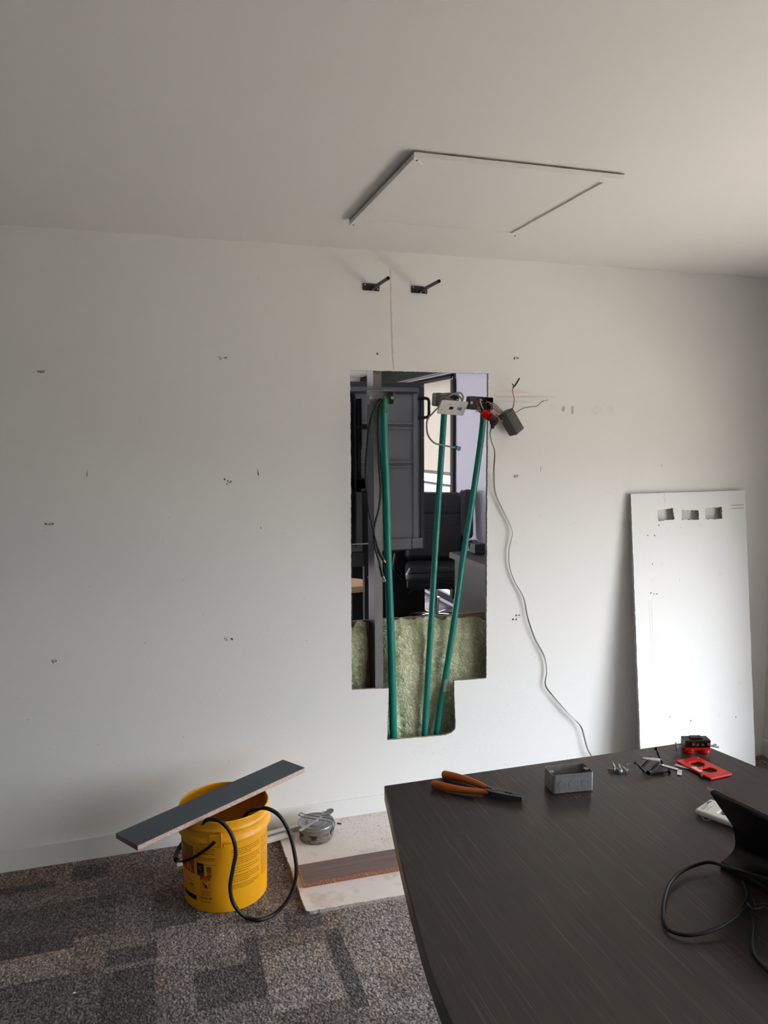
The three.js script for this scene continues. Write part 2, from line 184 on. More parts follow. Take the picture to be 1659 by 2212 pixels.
// back wall: two gypsum sheets on steel studs, with the cut-out
const HOLE = [[0.787, 1.835], [0.87, 1.835], [1.065, 1.835], [1.267, 1.833], [1.381, 1.833], [1.380, 1.267], [1.383, 0.534], [1.32, 0.534], [1.233, 0.538], [1.233, 0.478], [1.240, 0.354], [1.238, 0.324], [1.221, 0.310], [1.189, 0.303], [1.104, 0.305], [1.021, 0.310], [0.932, 0.313], [0.936, 0.43], [0.941, 0.534], [0.861, 0.54], [0.782, 0.545], [0.783, 0.91], [0.787, 1.471]];
const damage = [ // clusters of torn screw and anchor holes: [x, y, radius] each
  [[-0.342, 1.807, 0.005], [-0.334, 1.806, 0.004], [-0.326, 1.812, 0.0045], [-0.326, 1.806, 0.004]], [[0.282, 1.871, 0.005], [0.288, 1.869, 0.003], [0.303, 1.871, 0.004], [0.309, 1.872, 0.003]],
  [[0.291, 1.417, 0.0035], [0.302, 1.41, 0.003], [0.308, 1.404, 0.0045], [0.298, 1.398, 0.0028], [0.314, 1.406, 0.003]], [[-0.342, 1.27, 0.004], [-0.328, 1.268, 0.004], [-0.319, 1.269, 0.004]], [[0.277, 0.8, 0.005], [0.283, 0.795, 0.003], [0.304, 0.796, 0.005]], [[-0.343, 0.77, 0.003], [-0.336, 0.769, 0.005], [-0.329, 0.767, 0.003], [-0.34, 0.763, 0.002]],
  [[0.899, 1.902, 0.0045]], [[1.5, 1.899, 0.005], [1.514, 1.9, 0.005]], [[1.506, 1.408, 0.0055], [1.512, 1.404, 0.004], [1.52, 1.405, 0.003], [1.507, 1.4, 0.003]], [[1.522, 0.8, 0.005], [1.535, 0.799, 0.004], [1.507, 0.783, 0.005], [1.522, 0.782, 0.004]]];
const slits = [[-0.196, 1.464, -0.197, 1.435, 0.0012], [0.416, 1.453, 0.419, 1.428, 0.0024], [0.424, 1.231, 0.4235, 1.221, 0.0018], [1.632, 1.445, 1.630, 1.421, 0.0011], [2.242, 1.445, 2.243, 1.433, 0.001], [1.634, 1.234, 1.634, 1.229, 0.001]];
const wallBack = (() => {
  const s = shapeOf([[XL, 0], [XR, 0], [XR, HC], [XL, HC]]);
  s.holes.push(pathOf(ragged(HOLE, 0.009, 0.0011)));
  for (const c of damage) for (const [x, y, r] of c) { const room = Math.min(9, ...c.filter((o) => o[0] !== x || o[1] !== y).map((o) => Math.hypot(o[0] - x, o[1] - y))); s.holes.push(pathOf(blob(x, y, Math.min(r * 0.92, room * 0.36), 8, 0.33))); }
  for (const [x0, y0, x1, y1, w] of slits) s.holes.push(pathOf([[x0 - w * 0.3, y0], [x0 + w * 0.3, y0], [x1 + w, y1 + 0.002], [x1 + w * 0.4, y1], [x1 - w, y1 + 0.003]]));
  return struct('wall_back', move(extrude(s, 0.0127), 0, 0, -0.0127), [M.wall, M.gypsum]);
})();
{ // curled paper round the torn holes, a filled crack above the opening, frayed paper along the cut
  for (const c of damage) {
    const bits = [];
    for (const [x, y, r] of c) for (let i = 0; i < 5; i++) { const a = rnd() * 6.28, q = r * rr(0.8, 1.5); const g = new THREE.ConeGeometry(rr(0.0009, 0.002), rr(0.0005, 0.001), 5); g.rotateX(Math.PI / 2 + rr(-0.3, 0.3)); bits.push(move(g, x + Math.cos(a) * q, y + Math.sin(a) * q, 0.0004)); }
    part('torn_paper', merge(bits), std(0x9a8a7c, 0.95), wallBack);
  }
  const P = [[0.954, 2.232], [0.957, 2.11], [0.959, 2.02], [0.962, 1.911], [0.967, 1.838]], L = [], Rr = [];
  for (let i = 0; i < 90; i++) { const t = i / 89 * 4, k = Math.min(3, Math.floor(t)), f = t - k, x = P[k][0] + (P[k + 1][0] - P[k][0]) * f, y = P[k][1] + (P[k + 1][1] - P[k][1]) * f, w = 0.0042 + 0.0012 * Math.sin(i * 0.6) + rr(-0.0008, 0.0008) * (i > 30 ? 1.6 : 0.6); L.push([x - 0.001 + rr(-0.0004, 0.0004), y]); Rr.unshift([x + w, y]); }
  part('crack_filler', extrude(shapeOf([...L, ...Rr]), 0.0012, 0.0005), std(0xddd6cc, 0.9, 0, { bumpMap: T.fine, bumpScale: 0.001 }), wallBack, 'ridge of filler in a vertical wall crack');
  const fray = []; const R = ragged(HOLE, 0.02, 0.001);
  for (const [x, y] of R) if (rnd() < 0.75) { const a = rr(-0.9, 0.9) + (x < 1 ? Math.PI : 0), l = rr(0.002, 0.006); fray.push(rod([x, y, 0.0002], [x + Math.cos(a) * l, y + Math.sin(a) * l * 0.5, 0.0012], 0.00035, 4)); }
  part('frayed_paper', merge(fray), std(0x8c7a6e, 0.95), wallBack).userData.kind = 'stuff';
}
{ // rear gypsum sheet of the partition, cut lower down
  const s = shapeOf([[XL, 0], [XR, 0], [XR, HC], [XL, HC]]);
  s.holes.push(pathOf(ragged([[0.6, 0.806], [0.6, 2.05], [1.62, 2.05], [1.62, 0.799], [1.233, 0.8], [0.999, 0.803]], 0.012, 0.0012)));
  const w = struct('wall_back_reverse', move(extrude(s, 0.0127), 0, 0, -0.1177), [M.brownPaper, M.gypsum]); obj('paint_layer', move(extrude(s, 0.0004), 0, 0, -0.1182), M.paint, w);
}
struct('baseboard_back', merge([span(XL, XR, 0, 0.084, 0, 0.012, 0.002)]), M.trim);
{ const s = shapeOf([[XL - 0.1, ZF - 0.1], [XR + 0.1, ZF - 0.1], [XR + 0.1, ZR + 0.1], [XL - 0.1, ZR + 0.1]]); s.holes.push(pathOf([[0.993 - 0.275, 0.726 - 0.292], [0.993 - 0.275, 0.726 + 0.292], [0.993 + 0.275, 0.726 + 0.292], [0.993 + 0.275, 0.726 - 0.292]])); const g = extrude(s, 0.016); g.rotateX(Math.PI / 2); move(g, 0, HC + 0.016, 0); const c = struct('ceiling', tri(g), M.ceiling); obj('upper_layer', span(XL - 0.1, XR + 0.1, HC + 0.3, HC + 0.36, ZF - 0.1, ZR + 0.1), M.soffit, c); obj('edge_seal', merge([span(XL - 0.16, XL - 0.1, HC, HC + 0.36, ZF, ZR), span(XR + 0.1, XR + 0.16, HC, HC + 0.36, ZF, ZR), span(XL, XR, HC, HC + 0.36, ZR + 0.1, ZR + 0.16), span(XL, XR, HC, HC + 0.36, ZF - 0.16, ZF - 0.1)]), M.soffit, c); }
struct('wall_left', span(XL - 0.12, XL, 0, HC, ZF, ZR), M.paint);
struct('wall_rear', span(XL, XR, 0, HC, ZR, ZR + 0.12), M.paint);
// right wall of this room, with its window outside the picture
const W1 = { z0: 0.6, z1: 4.1, y0: 0.1, y1: 2.24 };
struct('wall_right', merge([span(XR, XR + 0.16, 0, HC, -0.12, W1.z0), span(XR, XR + 0.16, 0, HC, W1.z1, ZR), span(XR, XR + 0.16, 0, W1.y0, W1.z0, W1.z1), span(XR, XR + 0.16, W1.y1, HC, W1.z0, W1.z1)]), M.paint);
struct('baseboard_right', merge([span(XR - 0.012, XR, 0, 0.084, 0.012, W1.z0, 0.002), span(XR - 0.012, XR, 0, 0.084, W1.z1, ZR, 0.002)]), M.trim);
function windowUnit(name, x, z0, z1, y0, y1, muls, transoms, blindTo, blindX, fabric = M.blind) {
  const w = new THREE.Group(); w.name = name; w.userData = { kind: 'structure' }; scene.add(w);
  const f = 0.06; obj('frame', merge([span(x - 0.03, x + 0.05, y0, y0 + f, z0, z1), span(x - 0.03, x + 0.05, y1 - f, y1, z0, z1), span(x - 0.06, x + 0.05, y0 + f, y1 - f, z0, z0 + f), span(x - 0.06, x + 0.05, y0 + f, y1 - f, z1 - f, z1)]), M.frame, w);
  for (const m of muls) obj('mullion', span(x - 0.03, x + 0.05, y0 + f, y1 - f, m - 0.025, m + 0.025), M.frame, w);
  for (const t of transoms) obj('transom', span(x - 0.028, x + 0.045, t - 0.018, t + 0.018, z0 + f, z1 - f), M.frame, w);
  const cuts = [z0 + f, ...muls.flatMap((m) => [m - 0.025, m + 0.025]), z1 - f];
  for (let i = 0; i < cuts.length; i += 2) obj('pane', span(x + 0.01, x + 0.014, y0 + f, y1 - f, cuts[i], cuts[i + 1]), M.glass, w);
  for (let i = 0; i < cuts.length; i += 2) { const b = new THREE.Group(); b.name = 'roller_blind'; w.add(b); { const a = cuts[i] - 0.015, e = cuts[i + 1] + 0.015, g = new THREE.PlaneGeometry(e - a, y1 - 0.03 - blindTo); g.rotateY(-Math.PI / 2); obj('fabric', tri(move(g, blindX + 0.0006, (blindTo + y1 - 0.03) / 2, (a + e) / 2)), fabric, b); }; obj('bottom_bar', span(blindX - 0.006, blindX + 0.008, blindTo - 0.032, blindTo, cuts[i] - 0.015, cuts[i + 1] + 0.015, 0.002), std(0x9a938c, 0.5), b); obj('roller', rod([blindX + 0.002, y1 - 0.03, cuts[i]], [blindX + 0.002, y1 - 0.03, cuts[i + 1]], 0.02), M.black, b); }
  return w;
}
windowUnit('window_1', XR + 0.06, W1.z0, W1.z1, W1.y0, W1.y1, [1.77, 2.93], [], 1.45, XR + 0.015, M.sheer);

// ---------------------------------------------------------------- the room beyond the wall
struct('wall_far', merge([span(XL, -3.2, 0, HC, ZF - 0.12, ZF), span(-0.8, XR, 0, HC, ZF - 0.12, ZF), span(-3.2, -0.8, 0, 0.35, ZF - 0.12, ZF), span(-3.2, -0.8, 2.05, HC, ZF - 0.12, ZF)]), M.paint);
const W2 = { z0: -5.5, z1: -3.53, y0: 0.03, y1: 2.15 };
struct('wall_far_right', merge([span(XR2, XR2 + 0.2, 0, HC, W2.z1, -0.1177), span(XR2, XR2 + 0.2, 0, HC, ZF, W2.z0), span(XR2, XR2 + 0.2, 0, W2.y0, W2.z0, W2.z1), span(XR2, XR2 + 0.2, W2.y1, HC, W2.z0, W2.z1)]), M.lavender);
windowUnit('window_2', XR2 + 0.03, W2.z0, W2.z1, W2.y0, W2.y1, [], [0.16], 1.25, XR2 - 0.012);
struct('window_3', merge([span(-3.2, -0.8, 0.35, 0.4, ZF - 0.08, ZF - 0.02), span(-3.2, -0.8, 2.0, 2.05, ZF - 0.08, ZF - 0.02), span(-3.2, -3.15, 0.4, 2.0, ZF - 0.08, ZF - 0.02), span(-0.85, -0.8, 0.4, 2.0, ZF - 0.08, ZF - 0.02), span(-2.02, -1.98, 0.4, 2.0, ZF - 0.08, ZF - 0.02)]), M.frame);
struct('trim_1', span(2.55, XR2, 2.165, HC, ZF, -2.9), M.soffit); struct('trim_2', span(2.625, 2.655, 2.158, 2.165, ZF, -2.9), std(0xb4b2ae, 0.5));

// outdoors; house and tree seen small and bright below the blind
struct('floor_pavement', span(3.04, 5.4, -0.3, -0.18, -40, 30), std(0xb8aa96, 0.95)); struct('floor_bounce_terrace', span(-8, 3.0, -0.3, -0.18, -14, ZF - 0.13), std(0xe6dccd, 0.95)); struct('floor_road', span(5.4, 40, -0.4, -0.3, -40, 30), std(0x4a4846, 0.95));  // unseen terrace added, pale pavement and dark road laid out, to bounce daylight upward
{
  const b = thing('street_building', 'pale house across the street seen under the blind', 'building', [11, -0.2, -17]);
  obj('facade', span(0, 3, 0, 3.2, -16, 6), std(0xa8a39b, 0.9), b);
  for (let i = 0; i < 7; i++) { obj('window', span(-0.04, 0.02, 0.9, 2.2, -5 + i * 1.4, -4.3 + i * 1.4), std(0x6f7a80, 0.3), b); }
  obj('roof', span(-0.3, 3.3, 3.2, 3.4, -16.2, 6.2), std(0xa9776a, 0.9), b);
  const tr = thing('street_tree', 'yellow green tree outside the window across the room', 'tree', [8.2, -0.2, -11.4]);
  obj('trunk', cyl(0.09, 0.06, 1.6, 0, 0.8, 0, 8), std(0x6b5a48, 0.9), tr);
  const lv = []; for (let i = 0; i < 500; i++) { const a = rnd() * 6.28, e = Math.acos(2 * rnd() - 1), r = 0.9 * Math.cbrt(rnd()); const g = new THREE.PlaneGeometry(0.16, 0.1); g.rotateX(rnd() * 3); g.rotateY(rnd() * 3); lv.push(move(g, Math.cos(a) * Math.sin(e) * r, 1.75 + Math.cos(e) * r * 0.95, Math.sin(a) * Math.sin(e) * r)); }
  obj('foliage', merge(lv), std(0x8f9a3a, 0.8), tr).userData.kind = 'stuff';
}
{ // large flat display seen from behind, on a black rolling stand
  const d = thing('flat_display', 'back of a large charcoal flat display with carrying handle, beyond the wall opening', 'display', [0.68, 1.41, -0.9]);
  const X1 = 0.745, Y0 = -0.435, Y1 = 0.445;
  obj('rear_cover', merge([span(-X1, X1, Y0, Y1, -0.05, -0.012, 0.004)]), M.charcoal, d);
  obj('bezel', merge([span(X1 - 0.018, X1 + 0.004, Y0 - 0.004, Y1 + 0.004, -0.062, 0, 0.003), span(-X1 - 0.004, -X1 + 0.018, Y0 - 0.004, Y1 + 0.004, -0.062, 0, 0.003), span(-X1 + 0.018, X1 - 0.018, Y1 - 0.02, Y1 + 0.004, -0.062, 0, 0.003), span(-X1 + 0.018, X1 - 0.018, Y0 - 0.004, Y0 + 0.004, -0.062, 0, 0.003)]), M.charcoalDark, d);
  obj('vertical_rib', span(X1 - 0.058, X1 - 0.034, Y0 + 0.06, Y1 - 0.055, -0.012, 0.004, 0.003), M.charcoal, d);
  obj('top_rib', span(-X1 + 0.05, X1 - 0.034, Y1 - 0.055, Y1 - 0.045, -0.012, 0.002, 0.003), M.charcoalDark, d);
  for (const y of [0.222, 0.02]) { obj('horizontal_rib', merge([span(-0.2, X1 - 0.06, y + 0.008, y + 0.018, -0.012, 0.004, 0.003), span(-0.2, X1 - 0.06, y - 0.018, y - 0.008, -0.012, 0.004, 0.003)]), M.charcoal, d); }
  obj('lower_cover', span(-X1 + 0.06, X1 - 0.07, Y0 + 0.002, Y0 + 0.058, -0.012, 0.002, 0.001), M.charcoal, d); obj('hinge_plate', span(X1 - 0.066, X1 - 0.006, Y0 + 0.004, Y0 + 0.058, -0.012, 0.003, 0.001), M.charcoal, d);
  const h = obj('handle', tube([[X1 - 0.03, 0.365, -0.005], [X1 + 0.0, 0.365, 0.03], [X1 + 0.012, 0.358, 0.04], [X1 + 0.014, 0.315, 0.042], [X1 + 0.012, 0.272, 0.04], [X1 + 0.0, 0.265, 0.03], [X1 - 0.03, 0.265, -0.005]], 0.008, 40), M.black, d);
  for (const [x, y] of [[X1 - 0.012, 0.43], [X1 - 0.002, 0.43], [X1 - 0.012, -0.39], [X1 - 0.012, -0.425], [X1 - 0.055, -0.395], [0.5, -0.395], [0.45, 0.435], [0.3, 0.435], [X1 - 0.06, -0.425], [X1 - 0.004, 0.16], [X1 - 0.004, -0.06]]) obj('screw', move(new THREE.SphereGeometry(0.0035, 8, 6), x, y, 0.003), M.zinc, d);
  obj('mount_bracket', merge([span(0.33, 0.36, -0.4, 0.39, -0.012, 0.02, 0.002), span(0.352, 0.36, -0.4, 0.38, 0.018, 0.045, 0.002), span(0.376, 0.395, -0.12, 0.36, -0.01, 0.02, 0.002), span(0.39, 0.395, 0.1, 0.36, 0.02, 0.04, 0.002), span(0.2, 0.44, 0.205, 0.225, 0.0, 0.03, 0.002), span(0.2, 0.44, -0.05, -0.1, -0.01, 0.03, 0.002)]), std(0x1d1d1f, 0.4, 0.3), d);
  obj('mount_bracket', merge([span(-0.36, -0.33, -0.4, 0.39, -0.012, 0.02, 0.002), span(-0.36, -0.352, -0.4, 0.38, 0.018, 0.045, 0.002)]), std(0x1d1d1f, 0.4, 0.3), d);
  const s = thing('display_stand', 'black rolling stand column carrying the flat display', 'stand', [1.1, 0, -0.83]);
  obj('column', span(-0.032, 0.03, 0.05, 1.3, -0.02, 0.02, 0.004), M.blackMatte, s); obj('crossbar', span(-0.9, 0.03, 0.91, 0.985, -0.02, 0.015, 0.004), std(0x202022, 0.5), s); obj('shelf_bolt', rod([-0.1, 1.03, 0.03], [0.02, 1.03, 0.03], 0.004), M.zinc, s); obj('shelf_bolt', rod([-0.02, 0.855, 0.03], [0.045, 0.855, 0.03], 0.004), M.zinc, s);
  obj('column', span(-0.9, -0.84, 0.05, 1.3, -0.02, 0.02, 0.004), M.blackMatte, s); obj('foot', span(-0.9, 0.03, 0.03, 0.07, -0.25, 0.25, 0.01), M.black, s); for (const [x, z] of [[-0.87, -0.22], [-0.87, 0.22], [0, -0.22], [0, 0.22]]) obj('caster', rod([x - 0.01, 0.03, z], [x + 0.01, 0.03, z], 0.03), M.black, s);
}
{ // wooden stool
  const s = thing('wooden_stool', 'round pale wooden stool on a black gas column beyond the opening', 'stool', [1.37, 0, -2.42]);
  const g = extrude(shapeOf(Array.from({ length: 40 }, (_, i) => { const a = i / 40 * 6.2832; return [0.175 * Math.sign(Math.cos(a)) * Math.abs(Math.cos(a)) ** 0.8, 0.175 * Math.sign(Math.sin(a)) * Math.abs(Math.sin(a)) ** 0.8]; })), 0.045, 0.004); g.rotateX(-Math.PI / 2); obj('seat', move(tri(g), 0, 0.475, 0), M.paleWood, s);
  obj('seat_plate', span(-0.09, 0.09, 0.45, 0.475, -0.09, 0.09, 0.004), M.black, s); obj('gas_column', cyl(0.016, 0.016, 0.2, 0, 0.36, 0), M.blackSatin, s); obj('column_cover', cyl(0.03, 0.026, 0.2, 0, 0.2, 0), M.blackSatin, s);
  for (let i = 0; i < 5; i++) { const a = i * 1.2566 + 0.4, x = Math.cos(a), z = Math.sin(a); const l = obj('leg', rod([x * 0.02, 0.1, z * 0.02], [x * 0.25, 0.065, z * 0.25], 0.014), M.blackSatin, s); obj('caster', rod([x * 0.25 - 0.012, 0.026, z * 0.25], [x * 0.25 + 0.012, 0.026, z * 0.25], 0.026), M.black, l); }
}
{ // leather armchair
  const c = thing('office_armchair', 'black leather office armchair with chrome column beyond the opening', 'chair', [2.27, 0, -2.92], -0.32);
  const cushion = (w, h, d, x, y, z, puff, tilt = 0) => { const g = new RoundedBoxGeometry(w, h, d, 6, Math.min(w, h, d) * 0.42); const p = g.attributes.position; for (let i = 0; i < p.count; i++) { const X = p.getX(i) / w, Y = p.getY(i) / h, Z = p.getZ(i) / d, n = noise3(X * 5 + x * 9, Y * 5 + y * 7, Z * 5) * puff; p.setXYZ(i, p.getX(i) + n * 0.4, p.getY(i) + n, p.getZ(i) + n); } g.computeVertexNormals(); g.rotateX(tilt); return tri(move(g, x, y, z)); };
  obj('seat', merge([cushion(0.5, 0.13, 0.5, 0, 0.47, 0.02, 0.02), cushion(0.46, 0.06, 0.14, 0, 0.515, 0.2, 0.02)]), M.leather, c); obj('seat_base', span(-0.24, 0.24, 0.36, 0.43, -0.22, 0.22, 0.02), M.black, c);
  obj('backrest', merge([cushion(0.5, 0.3, 0.12, 0, 0.68, -0.22, 0.03, -0.1), cushion(0.5, 0.22, 0.14, 0, 1.0, -0.27, 0.03, -0.1), cushion(0.48, 0.18, 0.12, 0, 0.84, -0.24, 0.03, -0.1)]), M.leather, c);
  obj('side_wing', cushion(0.12, 0.42, 0.16, 0.27, 0.92, -0.24, 0.03, -0.1), M.leather, c); obj('side_wing', cushion(0.12, 0.42, 0.16, -0.27, 0.92, -0.24, 0.03, -0.1), M.leather, c);
  for (const s of [-1, 1]) { const a = obj('armrest', cushion(0.09, 0.07, 0.34, s * 0.32, 0.68, 0.02, 0.01), M.leather, c); obj('arm_support', tube([[s * 0.32, 0.65, 0.14], [s * 0.33, 0.52, 0.12], [s * 0.27, 0.42, 0.04]], 0.022, 14), M.black, a); }
  obj('lever', tube([[-0.1, 0.38, 0.12], [-0.17, 0.36, 0.16], [-0.22, 0.32, 0.18]], 0.008, 10), M.black, c);
  obj('gas_column', cyl(0.016, 0.016, 0.14, 0, 0.31, 0), M.chrome, c); obj('column_cover', merge([cyl(0.028, 0.028, 0.16, 0, 0.17, 0), cyl(0.034, 0.034, 0.025, 0, 0.245, 0)]), M.chrome, c);
  for (let i = 0; i < 5; i++) { const a = i * 1.2566 + 0.25, x = Math.cos(a), z = Math.sin(a); const l = obj('leg', tube([[x * 0.02, 0.105, z * 0.02], [x * 0.16, 0.1, z * 0.16], [x * 0.31, 0.07, z * 0.31]], 0.018, 10), M.chrome, c); obj('caster', rod([x * 0.31 - 0.02, 0.028, z * 0.31], [x * 0.31 + 0.02, 0.028, z * 0.31], 0.028), M.black, l); }
}
{ // desk and a plain black block
  const d = thing('office_desk', 'dark brown wood desk against the lavender wall beyond the opening', 'desk', [2.39, 0, -1.5]);
  obj('desktop', span(-0.305, 0.3, 0.71, 0.75, -0.64, 0.75, 0.002), M.deskWood, d); obj('edge', span(-0.312, -0.305, 0.708, 0.7495, -0.645, 0.75, 0.001), M.deskWood, d);
  obj('side_panel', span(-0.28, -0.262, 0, 0.71, -0.62, 0.05, 0.001), M.deskWood, d); obj('side_panel', span(-0.28, -0.262, 0, 0.71, 0.054, 0.73, 0.001), M.deskWood, d); obj('end_panel', span(-0.262, 0.29, 0, 0.71, -0.62, -0.6, 0.001), M.deskWood, d); obj('end_panel', span(-0.262, 0.29, 0, 0.71, 0.71, 0.73, 0.001), M.deskWood, d);
  single('desk_speaker', span(2.21, 2.29, 0.75, 0.82, -2.08, -1.99, 0.006), std(0x3a3a3e, 0.6), 'small dark grey box standing on the far desk', 'box');
  const b = thing('black_block', 'plain low black block behind the leather armchair', 'cabinet', [2.02, 0, -3.5]);  // plain black block filling the black area behind the chair
  obj('carcass', span(-0.36, 0.31, 0, 0.7, -0.2, 0.16, 0.004), M.blackMatte, b); obj('door', span(-0.355, -0.027, 0.02, 0.69, 0.16, 0.178, 0.002), M.blackMatte, b); obj('door', span(-0.023, 0.305, 0.02, 0.69, 0.16, 0.178, 0.002), M.blackMatte, b);
}

// ---------------------------------------------------------------- inside the wall cavity
{
  const s = thing('steel_stud', 'galvanised steel stud with dimpled flange standing in the wall opening', 'stud', [0.886, 0, -0.014]);
  obj('flange', tri(new THREE.BoxGeometry(0.0345, HC - 0.004, 0.0012).translate(0.01725, HC / 2, -0.0006)), M.knurl, s); part('web', span(0, 0.0012, 0, HC - 0.004, -0.09, -0.0012), std(0x6a6c76, 0.3, 0.85), s, 'smooth steel web, dark reflections put into its colour');  // web is the same galvanised steel; its dark reflections sit in the colour
  obj('flange', span(0, 0.0345, 0, HC - 0.004, -0.0905, -0.09), M.steel, s); obj('lip', span(0.0333, 0.0345, 0, HC - 0.004, -0.008, -0.0012), M.steel, s); obj('lip', span(0.0333, 0.0345, 0, HC - 0.004, -0.09, -0.082), M.steel, s);
  part('plaster_smear', move(extrude(shapeOf(blob(0, 0, 0.012, 14, 0.15)), 0.002, 0.0006), 0.018, 1.832, 0.0002), std(0x7a6a58, 0.95), s, 'brown plaster smear');
}
function conduit(label, pts, r, group) { const o = thing('green_conduit', label, 'conduit', [0, 0, 0], 0, group); obj('pipe', tube(pts, r, 40, 20), M.green, o); return o; }
const c1 = conduit('thick green plastic conduit beside the steel stud, coupled into the first metal box', [[0.9795, 0.12, -0.052], [0.968, 0.69, -0.05], [0.9495, 1.122, -0.036], [0.9375, 1.36, -0.014], [0.9245, 1.543, 0.004], [0.919, 1.722, 0.012]], 0.0163, 'green conduits in the wall opening');
obj('coupling', move(merge([cyl(0.0205, 0.0215, 0.05, 0, 0, 0, 24), cyl(0.0215, 0.0195, 0.008, 0, 0.029, 0, 24)]), 0.919, 1.692, 0.0125), M.greenDark, c1);
conduit('middle green plastic conduit hanging below the grey data plate', [[1.111, 0.12, -0.052], [1.117, 0.289, -0.052], [1.152, 0.875, -0.05], [1.175, 1.269, -0.045], [1.193, 1.62, -0.03], [1.195, 1.7, -0.022]], 0.0128, 'green conduits in the wall opening');
const c3 = conduit('rightmost green plastic conduit slanting up to the box with red wires', [[1.158, 0.12, -0.052], [1.172, 0.286, -0.052], [1.240, 0.707, -0.05], [1.292, 1.066, -0.046], [1.331, 1.343, -0.03], [1.355, 1.6, 0.0], [1.354, 1.69, 0.018]], 0.0132, 'green conduits in the wall opening');
{ const bits = []; for (let i = 0; i < 7; i++) { const a = rr(-1.2, 1.2); bits.push(new THREE.CylinderGeometry(0.0137 + i * 0.0002, 0.0137 + i * 0.0002, 0.05 + rr(-0.01, 0.01), 12, 1, true, a, 2.4)); } const g = merge(bits); g.rotateZ(-0.13); part('tape', move(g, 1.2085, 0.507, -0.051), M.clearTape, c3, 'scrap of clear tape'); }

// glass wool batts
function batt(label, x0, x1, y0, y1, z0, z1, sd, tearL, tearR) {
  const w = x1 - x0, h = y1 - y0, d = z1 - z0, nx = Math.round(w / 0.008), ny = Math.round(h / 0.008), g = new THREE.BoxGeometry(w, h, d, nx, ny, 5).toNonIndexed(), p = g.attributes.position;
  for (let i = 0; i < p.count; i++) {
    let x = p.getX(i), y = p.getY(i), z = p.getZ(i); const ux = x / w + 0.5, uy = y / h + 0.5, top = Math.max(0, uy - 0.86) / 0.14, edge = Math.max(0, Math.abs(ux - 0.5) * 2 - 0.8) / 0.2;
    const n = noise3(x * 14 + sd, y * 11 + sd * 2, z * 9) + 0.5 * noise3(x * 36 + sd, y * 30, z * 30) + 0.3 * noise3(x * 90, y * 80 + sd, z * 60);
    const front = z > -d * 0.2 ? 1 : 0; z += front * (n * 0.04 - 0.012 - 0.012 * edge * edge - 0.008 * top - 0.012 * Math.max(0, Math.sin(x * 42 + sd + Math.sin(y * 9) * 0.8) - 0.75) * 2);
    y += top * (noise3(x * 20 + sd, 3, z * 20) * 0.075 + noise3(x * 70 + sd, 8, z * 60) * 0.03) - top * (ux < tearL ? (tearL - ux) / tearL * 0.085 : 0) - top * (ux > 1 - tearR ? (ux - 1 + tearR) / tearR * 0.03 : 0);
    x += n * 0.012; p.setXYZ(i, x + x0 + w / 2, y + y0 + h / 2, Math.min(-0.0695, z + z0 + d / 2));
  }
  const q = mergeVerticesSmooth(g); const o = thing('insulation_batt', label, 'insulation', [0, 0, 0], 0, 'glass wool batts in the wall'); obj('wool', tri(q), M.wool, o);
  const f = []; for (let i = 0; i < 260; i++) { const x = rr(x0 + 0.01, x1 - 0.01), onTop = rnd() < 0.55, y = onTop ? y1 - rr(0, 0.03) : rr(y0 + 0.2, y1), z = onTop ? rr(z0 + 0.02, z1 - 0.005) : z1 - rr(0.0, 0.02), l = rr(0.006, 0.022), a = rnd() * 6.28; f.push(tube([[x, y - 0.006, z], [x + Math.cos(a) * l * 0.5, y + l * 0.3, Math.min(-0.069, z + 0.004)], [x + Math.cos(a) * l, y + l * rr(-0.3, 0.5), Math.min(-0.0685, z + rr(-0.006, 0.008))]], 0.00035, 4, 3)); }
  obj('loose_fibre', merge(f), M.fibre, o).userData.kind = 'stuff'; return o;
}
function mergeVerticesSmooth(g) { // shared normals over equal positions
  const p = g.attributes.position, n = new Map(), key = (i) => Math.round(p.getX(i) * 1e5) + '_' + Math.round(p.getY(i) * 1e5) + '_' + Math.round(p.getZ(i) * 1e5); g.computeVertexNormals(); const a = g.attributes.normal;
  for (let i = 0; i < p.count; i++) { const k = key(i), v = n.get(k) ?? n.set(k, V(0, 0, 0)).get(k); v.x += a.getX(i); v.y += a.getY(i); v.z += a.getZ(i); }
  for (let i = 0; i < p.count; i++) { const v = n.get(key(i)), l = v.length() || 1; a.setXYZ(i, v.x / l, v.y / l, v.z / l); } return g;
}
batt('yellow green glass wool left of the steel stud', 0.7, 0.872, 0.1, 0.79, -0.1035, -0.066, 3.1, 0.7, 0.05);
batt('yellow green glass wool behind the green conduits', 0.925, 1.43, 0.1, 0.79, -0.1035, -0.066, 8.7, 0.04, 0.25);

